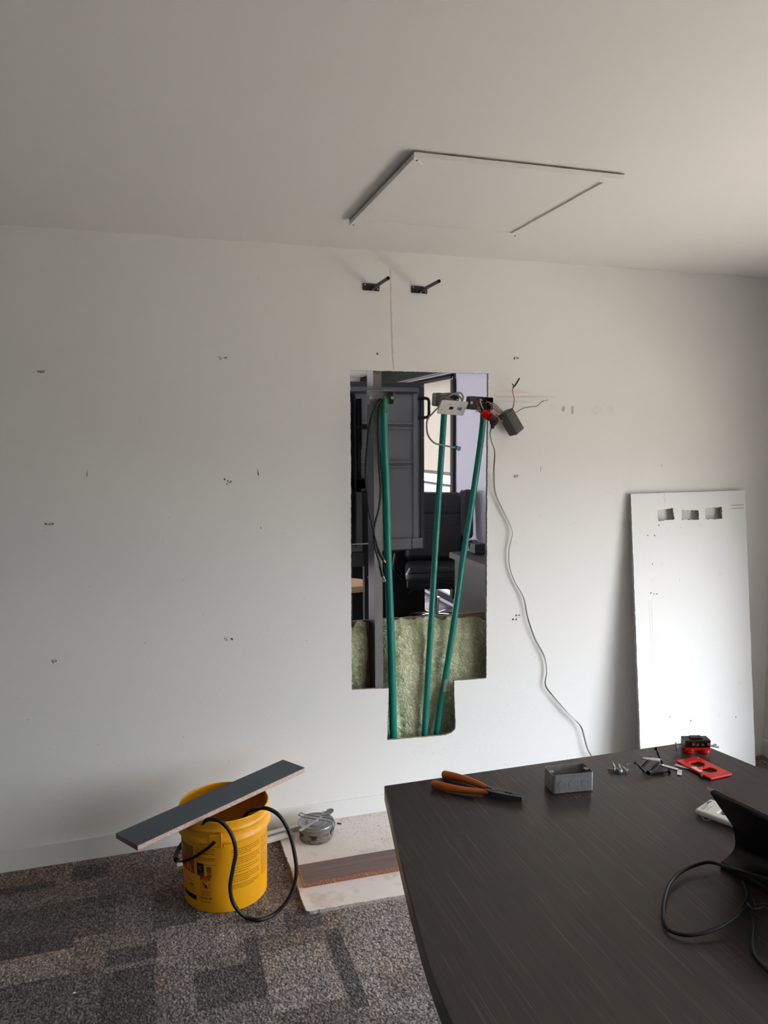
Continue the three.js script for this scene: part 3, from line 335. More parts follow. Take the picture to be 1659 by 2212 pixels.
// ---------------------------------------------------------------- electrical boxes
function metalBox(label, group) { // open front towards +z; 102 x 54 x 44 mm
  const o = thing('metal_outlet_box', label, 'outlet box', [0, 0, 0], 0, group), W = 0.102, H = 0.054, D = 0.044;
  const s = roundRect(W, H, 0.007); s.holes.push(roundRect(W - 0.003, H - 0.003, 0.0055, THREE.Path)); obj('side_wall', tri(move(extrude(s, D, 0, 5), 0, 0, -D)), M.steel, o);
  const b = roundRect(W - 0.001, H - 0.001, 0.006); for (const x of [-0.036]) b.holes.push(new THREE.Path().absarc(x, 0.004, 0.0065, 0, 6.2832, true)); obj('back_plate', tri(move(extrude(b, 0.0015, 0, 6), 0, 0, -D - 0.0005)), M.steel, o);
  const ring = (r, x, y, z, axis) => { const g = new THREE.TorusGeometry(r, 0.0009, 5, 22), k = cyl(r - 0.0016, r - 0.0016, 0.0022, 0, 0, 0, 20); k.rotateX(Math.PI / 2); const q = merge([g, k]); if (axis === 'y') q.rotateX(Math.PI / 2); if (axis === 'x') q.rotateY(Math.PI / 2); return move(q, x, y, z); };
  for (const [r, x] of [[0.0125, -0.001], [0.0105, 0.03]]) obj('knockout', ring(r, x, 0, -D + 0.002, 'z'), M.steel, o);
  for (const y of [-H / 2, H / 2]) for (const [r, x] of [[0.0098, -0.029], [0.012, 0], [0.0098, 0.029]]) obj('knockout', ring(r, x, y, -0.024, 'y'), M.steel, o);
  for (const x of [-W / 2, W / 2]) obj('knockout', ring(0.01, x, 0, -0.024, 'x'), M.steel, o);
  for (const sx of [-1, 1]) { const e = roundRect(0.011, 0.011, 0.004); e.holes.push(new THREE.Path().absarc(0, 0, 0.0018, 0, 6.2832, true)); obj('screw_ear', tri(move(extrude(e, 0.0015), sx * (W / 2 - 0.007), 0, -0.003)), M.zinc, o); }
  return o;
}
const box1 = metalBox('galvanised metal box fixed over the steel stud at the top of the opening', 'metal outlet boxes');
box1.position.set(0.908, 1.7285, 0.03); box1.rotation.z = -0.01;
const box2 = dup(box1, 'metal box with coiled grey cable above the grey data plate', 'metal outlet boxes'); box2.position.set(1.197, 1.723, 0.004); box2.rotation.set(0.05, 0.0, -0.03);
const box3 = dup(box1, 'dark metal box with red wires at the right edge of the opening', 'metal outlet boxes'); box3.position.set(1.331, 1.708, 0.046); box3.rotation.set(0.05, 0, -0.05);
const aged = (o) => o.traverse((m) => { if (m.material === M.steel) m.material = M.oldSteel; }); aged(box3);
const box4 = dup(box1, 'metal box dangling from red wires on the wall right of the opening', 'metal outlet boxes');
{ const x = V(0.545, -0.838, 0.0).normalize(), z = V(0.8, 0.52, -0.25).normalize(), y = z.clone().cross(x).normalize(), z2 = x.clone().cross(y); box4.quaternion.setFromRotationMatrix(new THREE.Matrix4().makeBasis(x, y, z2)); box4.position.set(1.482, 1.643, 0.042); }
aged(box4);
const box5 = dup(box1, 'open galvanised metal box lying on the dark table', 'metal outlet boxes');
{ const x = V(0.993, 0, 0.118).normalize(), z = V(0, 1, 0), y = z.clone().cross(x); box5.quaternion.setFromRotationMatrix(new THREE.Matrix4().makeBasis(x, y, z)); box5.position.set(0.938, 0.786, 1.424); }

// grey data plate with its cable
{
  const p = thing('data_wall_plate', 'grey white wall plate with two data ports hanging from the middle box', 'wall plate', [1.206, 1.692, 0.036]); p.rotation.set(0.72, -0.04, -0.06);
  const s = roundRect(0.116, 0.07, 0.004); for (const x of [-0.006, 0.03]) s.holes.push(roundRectAt(x, -0.002, 0.0165, 0.0155, 0.001));
  obj('cover', tri(extrude(s, 0.006, 0.0018, 4)), M.greyPlate, p); for (const x of [-0.006, 0.03]) obj('port', merge([span(x - 0.009, x + 0.009, -0.011, 0.007, -0.012, 0.001), span(x - 0.007, x + 0.007, 0.004, 0.006, 0.001, 0.0045)]), x > 0 ? M.blue : M.black, p);
  for (const [x, y, w, h] of [[-0.045, -0.012, 0.004, 0.006], [-0.044, -0.027, 0.008, 0.002], [-0.02, 0.016, 0.02, 0.0016], [-0.038, 0.005, 0.003, 0.004]]) obj('print', span(x - w / 2, x + w / 2, y - h / 2, y + h / 2, 0.0058, 0.0062), std(0x5a5a5a, 0.7), p);
  for (const [x, y, w, h] of [[0.042, 0.004, 0.004, 0.009], [0.047, -0.026, 0.009, 0.003]]) obj('screw_slot', span(x - w / 2, x + w / 2, y - h / 2, y + h / 2, 0.0058, 0.0066), M.whitePlastic, p);
  obj('bracket_ear', move(cyl(0.005, 0.005, 0.002, 0, 0, 0).rotateX(Math.PI / 2), -0.05, 0.033, 0.004), M.zinc, p);
  const c = thing('data_cable', 'grey data cable coiled in the middle box, its loose end hanging with a blue jack', 'cable');
  obj('sheath', merge([tube([[1.16, 1.70, 0.0], [1.15, 1.735, 0.012], [1.19, 1.748, 0.024], [1.235, 1.738, 0.03], [1.252, 1.72, 0.028], [1.238, 1.705, 0.02], [1.2, 1.73, 0.014], [1.165, 1.73, 0.02], [1.155, 1.712, 0.016]], 0.0038, 60), tube([[1.17, 1.715, 0.012], [1.21, 1.745, 0.03], [1.245, 1.75, 0.03], [1.256, 1.73, 0.03], [1.24, 1.70, 0.025]], 0.0038, 40), tube([[1.165, 1.72, 0.01], [1.15, 1.695, 0.03], [1.125, 1.67, 0.03], [1.1, 1.64, 0.03], [1.098, 1.6, 0.03], [1.105, 1.575, 0.03], [1.13, 1.548, 0.03], [1.17, 1.538, 0.03], [1.225, 1.527, 0.03]], 0.0036, 60)]), M.greyCable, c);
  const j = part('jack', merge([box(0.02, 0.015, 0.016, 0, 0, 0, 0.002), box(0.008, 0.008, 0.01, -0.012, 0.002, 0, 0.001), box(0.006, 0.003, 0.018, 0.004, 0.008, 0, 0.0005)]), M.blue, c, 'blue keystone jack'); j.position.set(1.234, 1.525, 0.03); j.rotation.z = -0.5;
}
function roundRectAt(x, y, w, h, r) { const s = new THREE.Path(), X = x - w / 2, Y = y - h / 2; s.moveTo(X, Y); s.lineTo(X, Y + h); s.lineTo(X + w, Y + h); s.lineTo(X + w, Y); s.closePath(); return s; }
// red receptacle
function receptacle(label, group) { // face towards +z, long axis x
  const o = thing('red_receptacle', label, 'outlet', [0, 0, 0], 0, group);
  const face = (x) => { const s = new THREE.Shape(); for (let i = 0; i <= 24; i++) { const a = i / 24 * 6.2832, px = x + Math.max(-0.0135, Math.min(0.0135, Math.cos(a) * 0.0172)), py = Math.sin(a) * 0.0172; i ? s.lineTo(px, py) : s.moveTo(px, py); } return extrude(s, 0.012, 0.001, 4); };
  obj('face', tri(merge([move(face(-0.0195), 0, 0, -0.006), move(face(0.0195), 0, 0, -0.006), box(0.066, 0.032, 0.007, 0, 0, -0.006, 0.001)])), M.red, o);
  obj('body', merge([box(0.067, 0.033, 0.02, 0, 0, -0.02, 0.002), box(0.03, 0.02, 0.006, 0, 0, -0.0315, 0.002)]), M.blackSatin, o);
  obj('clip', merge([box(0.01, 0.036, 0.012, -0.013, 0, -0.0205, 0.001), box(0.01, 0.036, 0.012, 0.027, 0, -0.0205, 0.001)]), M.black, o);
  const y = roundRect(0.104, 0.014, 0.005); for (const x of [-0.0415, 0.0415]) y.holes.push(new THREE.Path().absarc(x, 0, 0.0026, 0, 6.2832, true)); obj('yoke', merge([tri(move(extrude(y, 0.0013), 0, 0, -0.0085)), ...[-1, 1].flatMap((sx) => [-1, 1].map((sy) => move(new THREE.TorusGeometry(0.0042, 0.0012, 6, 14), sx * 0.0545, sy * 0.0075, -0.008)))]), M.zinc, o);
  for (const x of [-0.0195, 0.0195]) obj('slot', merge([span(x - 0.0075, x - 0.0055, -0.001, 0.007, 0.0058, 0.0063), span(x + 0.0045, x + 0.0062, -0.001, 0.006, 0.0058, 0.0063), move(cyl(0.0024, 0.0024, 0.0005, 0, 0, 0, 12).rotateX(Math.PI / 2), x, -0.008, 0.006)]), M.blackMatte, o);
  for (const sy of [-1, 1]) { for (const x of [-0.002, 0.011]) obj('terminal_screw', merge([move(cyl(0.0042, 0.0042, 0.003, 0, 0, 0, 14), x, sy * 0.0175, -0.019), move(span(-0.0035, 0.0035, -0.001, 0.001, -0.0006, 0.0006), x, sy * 0.0195, -0.019)]), M.chrome, o); obj('red_button', box(0.008, 0.0015, 0.006, -0.013, sy * 0.0185, -0.02, 0.0005), M.red, o); obj('red_button', box(0.008, 0.0015, 0.006, 0.027, sy * 0.0185, -0.02, 0.0005), M.red, o); }
  obj('ground_screw', move(cyl(0.0045, 0.0045, 0.004, 0, 0, 0, 12), -0.027, -0.0175, -0.019), M.greenScrew, o);
  return o;
}
const rec1 = receptacle('red duplex outlet hanging by its wires with a black plug in it', 'red duplex outlets');
rec1.position.set(1.347, 1.653, 0.085); rec1.quaternion.setFromEuler(new THREE.Euler(0.45, -0.2, -0.52, 'ZYX'));
const rec2 = dup(rec1, 'red and black duplex outlet lying face down at the far table corner', 'red duplex outlets');
rec2.position.set(1.368, 0.7465, 1.338); rec2.rotation.set(Math.PI / 2, 0, 0); rec2.rotation.order = 'YXZ'; rec2.rotation.set(Math.PI / 2, -0.3, 0);
{ const s = thing('mounting_screw', 'thin black screw standing in the ear of the outlet at the table corner', 'screw', [1.318, 0.74, 1.326]); obj('shank', rod([0, 0.002, 0], [-0.006, 0.026, 0.004], 0.0012, 8), M.darkSteel, s); obj('head', move(new THREE.SphereGeometry(0.0026, 10, 6).scale(1, 0.6, 1), -0.006, 0.026, 0.004), M.darkSteel, s); }
{ // black plug and its flat two-core cord
  const p = thing('plug_cord', 'black plug with a twisted grey cord running down the wall behind the table', 'cord');
  const g = lathe([[0.0001, 0.022], [0.016, 0.022], [0.0175, 0.016], [0.017, 0.004], [0.0135, -0.006], [0.0085, -0.014], [0.0075, -0.026], [0.0001, -0.026]], 28); const pl = obj('plug', g, M.black, p); pl.position.set(1.357, 1.628, 0.105); pl.rotation.set(0.7, 0, 0.1);
  const pts = [[1.354, 1.604, 0.092], [1.357, 1.59, 0.075], [1.372, 1.557, 0.055], [1.396, 1.511, 0.035], [1.401, 1.424, 0.018], [1.41, 1.336, 0.014], [1.45, 1.257, 0.012], [1.487, 1.186, 0.014], [1.493, 1.156, 0.014], [1.479, 1.097, 0.013], [1.481, 1.027, 0.012], [1.505, 0.956, 0.012], [1.549, 0.882, 0.012], [1.572, 0.789, 0.012], [1.607, 0.694, 0.013], [1.655, 0.607, 0.013], [1.667, 0.543, 0.013], [1.661, 0.481, 0.014], [1.69, 0.436, 0.015], [1.772, 0.342, 0.016], [1.842, 0.27, 0.018], [1.861, 0.213, 0.02], [1.879, 0.157, 0.022], [1.915, 0.1, 0.03], [1.96, 0.03, 0.06], [2.0, 0.006, 0.12]];
  const c = new THREE.CatmullRomCurve3(pts.map((q) => V(...q)), false, 'centripetal'), A = [], B = []; for (let i = 0; i <= 220; i++) { const t = i / 220, q = c.getPointAt(t), w = t * 13 + 1.2 * Math.sin(t * 9), n = c.getTangentAt(t), side = V(n.y, -n.x, 0).normalize(), out = V(0, 0, 1), o = side.multiplyScalar(Math.cos(w) * 0.0021).addScaledVector(out, Math.sin(w) * 0.0021); A.push(q.clone().add(o)); B.push(q.clone().sub(o)); }
  obj('core', tube(A, 0.0019, 240, 6), M.greyWire, p); obj('core', tube(B, 0.0019, 240, 6), M.whiteWire, p);
}
{ // loose wires of the two right-hand boxes
  const w = (label, name, mat, pts, r = 0.0016, g = 'loose wires right of the opening') => single(name, tube(pts, r, 40, 6), mat, label, 'wire', g);
  w('red wire looping inside the right-hand box down to the red outlet', 'red_wire', M.redWire, [[1.34, 1.71, 0.02], [1.312, 1.715, 0.05], [1.303, 1.69, 0.065], [1.315, 1.672, 0.07], [1.325, 1.665, 0.065]]);
  w('second red wire from the right-hand box into the top of the outlet', 'red_wire', M.redWire, [[1.362, 1.705, 0.025], [1.352, 1.725, 0.045], [1.345, 1.7, 0.06], [1.343, 1.68, 0.065]]);
  w('white wire arching from the right-hand box to the red outlet', 'white_wire', M.whiteWire, [[1.345, 1.722, 0.02], [1.322, 1.722, 0.05], [1.325, 1.69, 0.068], [1.34, 1.67, 0.07]], 0.002);
  w('grey wire arching round the end of the right-hand box', 'grey_wire', M.greyWire, [[1.315, 1.705, 0.02], [1.345, 1.712, 0.052], [1.37, 1.71, 0.055], [1.366, 1.68, 0.06], [1.372, 1.66, 0.06]]);
  w('red wire from the right-hand box to the dangling box', 'red_wire', M.redWire, [[1.36, 1.708, 0.05], [1.385, 1.695, 0.058], [1.405, 1.68, 0.05], [1.428, 1.671, 0.045]]);
  w('lower red wire from the right-hand box to the dangling box', 'red_wire', M.redWire, [[1.36, 1.702, 0.05], [1.388, 1.682, 0.06], [1.406, 1.671, 0.052], [1.428, 1.668, 0.045]]);
  w('grey wire from the right-hand box to the dangling box', 'grey_wire', M.greyWire, [[1.355, 1.716, 0.05], [1.385, 1.704, 0.06], [1.41, 1.687, 0.05], [1.43, 1.674, 0.045]]);
  w('red wire sticking up out of the dangling box', 'red_wire', M.redWire, [[1.452, 1.668, 0.045], [1.474, 1.69, 0.042], [1.482, 1.728, 0.038], [1.475, 1.76, 0.036], [1.479, 1.782, 0.036]], 0.0019);
  w('pale wire sticking up beside the red one', 'white_wire', M.whiteWire, [[1.452, 1.67, 0.048], [1.47, 1.692, 0.044], [1.479, 1.728, 0.04], [1.472, 1.76, 0.038], [1.477, 1.784, 0.038], [1.494, 1.804, 0.036]], 0.0013);
  const t = thing('taped_wire_end', 'wire end wrapped in black tape above the dangling box', 'wire'); obj('tape', merge([capTube([[1.477, 1.776, 0.038], [1.49, 1.79, 0.038], [1.504, 1.812, 0.038]], 0.0032, 16), capTube([[1.472, 1.79, 0.038], [1.48, 1.782, 0.038]], 0.002, 6)]), M.blackMatte, t);
  const g = thing('stripped_wire', 'grey wire bending right along the wall with a bare copper end', 'wire'); obj('sheath', tube([[1.455, 1.662, 0.048], [1.49, 1.672, 0.038], [1.53, 1.69, 0.026], [1.57, 1.697, 0.018], [1.6, 1.7, 0.013], [1.625, 1.718, 0.01], [1.638, 1.724, 0.009]], 0.0019, 50, 6), M.greyWire, g); obj('bare_end', merge([tube([[1.638, 1.724, 0.009], [1.646, 1.725, 0.009], [1.655, 1.728, 0.01]], 0.0009, 8, 5), tube([[1.644, 1.725, 0.009], [1.652, 1.722, 0.01], [1.656, 1.724, 0.012]], 0.0006, 8, 5)]), M.copper, g);
}
{ // two black cables bowing out of the first box
  const a = thing('black_cable', 'black cable bowing left out of the first box, ending in a dark plug', 'cable', [0, 0, 0], 0, 'black cables hanging at the stud');
  obj('sheath', tube([[0.915, 1.72, 0.0], [0.902, 1.716, 0.036], [0.884, 1.70, 0.05], [0.861, 1.668, 0.06], [0.838, 1.597, 0.08], [0.828, 1.525, 0.09], [0.822, 1.471, 0.095], [0.824, 1.381, 0.092], [0.835, 1.291, 0.085], [0.85, 1.234, 0.075], [0.870, 1.159, 0.062], [0.884, 1.118, 0.056]], 0.0048, 80), M.cable, a);
  obj('connector', tube([[0.882, 1.122, 0.057], [0.898, 1.094, 0.054], [0.905, 1.083, 0.053]], 0.0068, 10), M.black, a); obj('plug_tip', tube([[0.905, 1.083, 0.053], [0.911, 1.072, 0.052]], 0.0042, 4), M.copper, a);
  const b = thing('black_cable', 'black cable hanging straight beside the thick conduit, ending in a metal plug', 'cable', [0, 0, 0], 0, 'black cables hanging at the stud');
  obj('sheath', tube([[0.918, 1.722, 0.0], [0.91, 1.716, 0.034], [0.895, 1.695, 0.048], [0.887, 1.653, 0.052], [0.886, 1.544, 0.055], [0.886, 1.471, 0.056], [0.892, 1.362, 0.058], [0.883, 1.288, 0.06], [0.863, 1.215, 0.064], [0.866, 1.141, 0.062], [0.885, 1.075, 0.058], [0.890, 1.05, 0.057]], 0.0045, 80), M.cable, b);
  obj('connector', tube([[0.888, 1.058, 0.057], [0.896, 1.03, 0.056], [0.899, 1.018, 0.056]], 0.0062, 8), M.black, b); const tip = part('plug_tip', box(0.011, 0.024, 0.005, 0, 0, 0, 0.001), M.chrome, b, 'bare metal plug tip'); tip.position.set(0.9035, 1.005, 0.055); tip.rotation.z = 0.35;
}

// ---------------------------------------------------------------- fixtures on wall and ceiling
for (const [x, label] of [[0.875, 'left black floating shelf bracket with a projecting rod'], [1.0755, 'right black floating shelf bracket with a projecting rod']]) {
  const b = thing('shelf_bracket', label, 'bracket', [x, 2.1585, 0], 0, 'floating shelf brackets'); b.rotation.z = -0.02;
  obj('plate', tri(extrude(roundRect(0.068, 0.0275, 0.003), 0.005, 0.001)), M.blackSatin, b); const r = obj('rod', tri(merge([rod([0.008, -0.003, 0.004], [0.008, -0.003, 0.2], 0.0068, 20)])), std(0x2e2e2f, 0.38), b); obj('hollow_end', move(new THREE.CylinderGeometry(0.0055, 0.0055, 0.002, 16).rotateX(Math.PI / 2), 0.008, -0.003, 0.2), M.blackMatte, r);
  for (const [sx, sy] of [[-0.026, 0.008], [0.027, -0.006], [0.027, 0.008], [0.006, -0.011]]) obj('screw', merge([move(new THREE.SphereGeometry(0.0034, 10, 6).scale(1, 1, 0.45), sx, sy, 0.005)]), M.zinc, b);
}
{ // ceiling access hatch
  const h = thing('ceiling_hatch', 'square white access hatch in the ceiling', 'hatch', [0.993, HC, 0.726]); const X = 0.31, Z = 0.327, w = 0.037;
  const bar = (pts) => { const g = extrude(shapeOf(pts), 0.014, 0.0015); g.rotateX(Math.PI / 2); return g; };   // shape (x, z) hung below the ceiling
  const fr = [bar([[-X, -Z], [-X + w, -Z + w], [-X + w, Z - w], [-X, Z]]), bar([[X, -Z], [X, Z], [X - w, Z - w], [X - w, -Z + w]]), bar([[-X, Z], [-X + w, Z - w], [X - w, Z - w], [X, Z]]), bar([[-X, -Z], [X, -Z], [X - w, -Z + w], [-X + w, -Z + w]])];
  const drop = [-0.008, -0.0015, -0.006, -0.0005]; fr.forEach((g, i) => { move(g, 0, drop[i], 0); obj('frame_bar', tri(g), M.ceiling, h); });
  obj('frame_return', merge([span(-X + w, -X + w + 0.0015, -0.01, 0, -Z + w, Z - w), span(X - w - 0.0015, X - w, -0.012, 0, -Z + w, Z - w), span(-X + w, X - w, -0.012, 0, -Z + w, -Z + w + 0.0015), span(-X + w, X - w, -0.01, 0, Z - w - 0.0015, Z - w)]), M.ceiling, h);
  const g = span(-X + w + 0.0025, X - w - 0.008, -0.013, -0.003, -Z + w + 0.0075, Z - w - 0.0025, 0.001); obj('panel', g, M.ceiling, h); obj('panel_rim', merge([span(X - w - 0.0145, X - w - 0.0115, -0.0138, -0.013, -Z + w + 0.0075, Z - w - 0.0025)]), M.ceiling, h);
  for (const [x, z] of [[-1, -1], [1, -1], [-1, 1], [1, 1]]) obj('screw', move(new THREE.SphereGeometry(0.0032, 10, 6).scale(1, 0.5, 1), x * (X - 0.012), x < 0 ? -0.0225 : -0.0165, z * (Z - 0.012)), M.darkSteel, h);
}

// ---------------------------------------------------------------- things by the wall
{ // cut-out piece of wall leaning by the corner
  const s = shapeOf(ragged([[0, 0.0], [0.622, 0], [0.622, 1.32], [0, 1.32]], 0.012, 0.0012));
  for (const q of [[[0.136, 1.243], [0.22, 1.25], [0.224, 1.198], [0.137, 1.194]], [[0.264, 1.238], [0.357, 1.235], [0.359, 1.193], [0.263, 1.194]], [[0.394, 1.243], [0.487, 1.247], [0.488, 1.192], [0.394, 1.191]]]) s.holes.push(pathOf(ragged(q.slice().reverse(), 0.006, 0.0022)));
  for (const [x, y, r] of [[0.141, 1.175, 0.003], [0.08, 1.132, 0.0028], [0.117, 1.13, 0.003], [0.099, 1.002, 0.0028], [0.086, 0.873, 0.003], [0.1, 0.868, 0.0025], [0.117, 0.867, 0.003], [0.161, 0.309, 0.003], [0.272, 0.28, 0.0035], [0.521, 0.269, 0.003], [0.26, 1.16, 0.0015]]) s.holes.push(pathOf(blob(x, y, r, 8, 0.35)));
  const face = canvasTex(640, 1344, (g, w, h) => { g.fillStyle = 'rgb(232,232,231)'; g.fillRect(0, 0, w, h); const X = (x) => x / 0.64 * w, Y = (y) => h - y / 1.344 * h; let k = 77; const q = () => { k = (Math.imul(k, 1664525) + 1013904223) >>> 0; return k / 4294967296; };
    g.strokeStyle = 'rgba(150,142,134,.14)'; for (const dx of [-0.012, 0.0]) { g.lineWidth = 5; g.beginPath(); g.moveTo(X(0.085 + dx), Y(0.84)); g.lineTo(X(0.098 + dx), Y(0.1)); g.stroke(); }
    for (let y = 0.72; y > 0.02; y -= 0.009) { g.strokeStyle = `rgba(120,112,104,${0.1 + 0.22 * q()})`; g.lineWidth = 1.2; g.beginPath(); g.moveTo(X(0.096 + q() * 0.003), Y(y)); g.lineTo(X(0.106 + q() * 0.003), Y(y + 0.006)); g.stroke(); }
    for (const y of [1.252, 1.238]) for (let i = 0; i < 12; i++) { g.strokeStyle = `rgba(160,148,138,${0.2 * q()})`; g.lineWidth = 2 + q() * 3; g.beginPath(); g.moveTo(X(0.52 + q() * 0.03), Y(y + (q() - 0.5) * 0.006)); g.lineTo(X(0.612), Y(y + (q() - 0.5) * 0.006)); g.stroke(); }
    g.strokeStyle = 'rgba(110,98,88,.8)'; g.lineWidth = 1; g.beginPath(); g.moveTo(X(0.177), Y(1.318)); for (let i = 1; i < 14; i++) g.lineTo(X(0.177 + (q() - 0.5) * 0.006), Y(1.318 - i * 0.0036)); g.stroke(); g.strokeStyle = 'rgba(110,98,88,.6)'; g.beginPath(); g.moveTo(X(0.239), Y(0.93)); g.lineTo(X(0.241), Y(0.915)); g.stroke();
    for (let i = 0; i < 60; i++) { g.fillStyle = `rgba(150,142,134,${0.05 * q()})`; g.beginPath(); g.ellipse(q() * w, q() * h, 2 + q() * 12, 2 + q() * 9, q() * 3, 0, 6.3); g.fill(); } });
  face.repeat.set(1 / 0.64, 1 / 1.344); const o = thing('drywall_cutout', 'tall white drywall cutout with three box holes leaning on the wall by the corner', 'drywall', [2.067, 0.0012, 0.1505]); o.rotation.x = -Math.atan2(0.139, 1.313);
  obj('sheet', extrude(s, 0.0127), [std(0xffffff, 0.6, 0, { map: face, bumpMap: T.roller, bumpScale: 0.0003 }), M.gypsum], o);
}
{ // sheet lying on the carpet
  const s = shapeOf(ragged([[0.458, 0.006], [1.16, 0.006], [1.16, 0.598], [0.86, 0.598], [0.70, 0.595], [0.475, 0.59], [0.463, 0.582]], 0.014, 0.0022)); const g = extrude(s, 0.0125, 0.0006); g.rotateX(Math.PI / 2); const o = thing('drywall_sheet', 'cream paper faced drywall sheet lying on the carpet along the wall', 'drywall', [0, 0.0126, 0.006]);
  obj('board', g, [M.paper, M.gypsum], o); const crumb = []; for (let i = 0; i < 40; i++) { const q = new THREE.IcosahedronGeometry(rr(0.0008, 0.0022), 0); crumb.push(move(q, rr(0.47, 0.9), -0.003, 0.596 + rr(-0.002, 0.005))); } obj('broken_edge', merge(crumb), std(0xcfcac4, 0.95), o).userData.kind = 'stuff';
}
{
  const p = thing('laminate_offcut', 'brown woodgrain board offcut lying on the drywall sheet', 'board', [0, 0.013, 0]); const y1 = 0.0182;
  obj('laminate', merge([span(0.4835, 1.1, y1 - 0.001, y1, 0.342, 0.4605)]), M.brownWood, p); obj('core', span(0.4835, 1.1, 0.001, y1 - 0.001, 0.3425, 0.46), M.particleBrown, p); obj('laminate', span(0.4835, 1.1, 0, 0.001, 0.342, 0.4605), M.brownWood, p); obj('edge_strip', span(0.4815, 0.4835, 0, y1, 0.342, 0.4605), std(0xa8895c, 0.6), p);
}
{ // camping pot with lid, and the spoon on it
  const p = thing('lidded_pot', 'sooty aluminium camping pot with lid and folded wire handle by the baseboard', 'pot', [0.597, 0.013, 0.135]);
  const body = lathe([[0.0001, 0.0], [0.056, 0.0], [0.062, 0.003], [0.0655, 0.009], [0.0665, 0.02], [0.0668, 0.058], [0.0685, 0.0605]], 56); T.stains.repeat.set(1, 1); obj('body', body, std(0xc4c2be, 0.42, 0.5, { map: T.stains }), p);
  obj('lid', lathe([[0.0695, 0.0565], [0.0712, 0.059], [0.0718, 0.0635], [0.0705, 0.0668], [0.0675, 0.0678], [0.064, 0.0665], [0.0605, 0.0615], [0.045, 0.0605], [0.0405, 0.061], [0.036, 0.0665], [0.031, 0.0682], [0.0001, 0.069]], 56), std(0x9a9c9e, 0.3, 0.8), p); obj('knob_plate', merge([move(new THREE.SphereGeometry(0.009, 16, 8).scale(1, 0.3, 1), 0, 0.0695, 0), cyl(0.004, 0.004, 0.003, 0, 0.071, 0)]), M.aluminium, p);
  const a = -0.62; const bail = new THREE.Group(); bail.name = 'bail'; bail.rotation.y = a; p.add(bail);
  obj('handle_wire', merge([tube([[0.066, 0.042, 0.011], [0.0715, 0.05, 0.0115], [0.0735, 0.068, 0.0118], [0.062, 0.0775, 0.0115], [0.0, 0.079, 0.011], [-0.058, 0.081, 0.011], [-0.07, 0.085, 0.009], [-0.073, 0.078, 0.004]], 0.0014, 50, 6), tube([[0.066, 0.042, -0.011], [0.0715, 0.05, -0.0115], [0.0735, 0.068, -0.0118], [0.062, 0.0775, -0.0115], [0.0, 0.079, -0.011], [-0.058, 0.081, -0.011], [-0.07, 0.085, -0.009], [-0.073, 0.078, -0.004]], 0.0014, 50, 6)]), M.darkSteel, bail);
  obj('handle_bracket', merge([box(0.003, 0.016, 0.03, 0.0682, 0.038, 0, 0.001), rod([0.0705, 0.043, -0.012], [0.0705, 0.043, 0.012], 0.0018)]), M.darkSteel, bail); for (const z of [-0.01, 0.01]) obj('rivet', move(new THREE.SphereGeometry(0.0024, 10, 6), 0.0696, 0.034, z), M.aluminium, bail);
  const s = thing('spoon', 'metal spoon lying across the lid of the camping pot', 'spoon', [0.602, 0.0955, 0.155]); s.rotation.set(0, 0.62, 0.03); s.position.set(0.6, 0.0968, 0.158);
  const hs = shapeOf([[-0.105, -0.006], [-0.1, -0.008], [-0.04, -0.005], [0.03, -0.003], [0.03, 0.003], [-0.04, 0.005], [-0.1, 0.008], [-0.105, 0.006]]); const hg = extrude(hs, 0.0016, 0.0004); hg.rotateX(-Math.PI / 2); obj('handle', tri(hg), std(0xa8a8a6, 0.35, 0.9), s);
  const bg = new THREE.SphereGeometry(0.02, 24, 10, 0, 6.2832, Math.PI / 2, Math.PI / 2).scale(1.5, 0.42, 0.95); obj('bowl', move(bg, 0.056, 0.006, 0), std(0x8f8e8d, 0.35, 0.9), s);
}
// white plastic raceway strips behind the bucket
for (const [A, B, w, h, y, label] of [[[0.068, 0.19], [0.512, 0.098], 0.02, 0.013, 0.0005, 'front white plastic raceway strip running behind the bucket onto the drywall sheet'], [[0.15, 0.118], [0.6, 0.042], 0.022, 0.014, 0.0005, 'rear white plastic raceway strip lying along the baseboard']]) {
  const o = thing('raceway_strip', label, 'plastic strip', [(A[0] + B[0]) / 2, y, (A[1] + B[1]) / 2], -Math.atan2(B[1] - A[1], B[0] - A[0]), 'white raceway strips'); const L = Math.hypot(B[0] - A[0], B[1] - A[1]); o.rotation.order = 'YXZ'; o.rotation.z = 0.022; o.position.y += 0.0125;
  obj('channel', merge([span(-L / 2, L / 2, 0, 0.0015, -w / 2, w / 2), span(-L / 2, L / 2, 0, h, -w / 2, -w / 2 + 0.0015), span(-L / 2, L / 2, 0, h, w / 2 - 0.0015, w / 2)]), M.offWhite, o); obj('cover', span(-L / 2, L / 2 - 0.03, h - 0.0015, h + 0.0005, -w / 2 - 0.001, w / 2 + 0.001, 0.0008), M.whitePlastic, o);
}

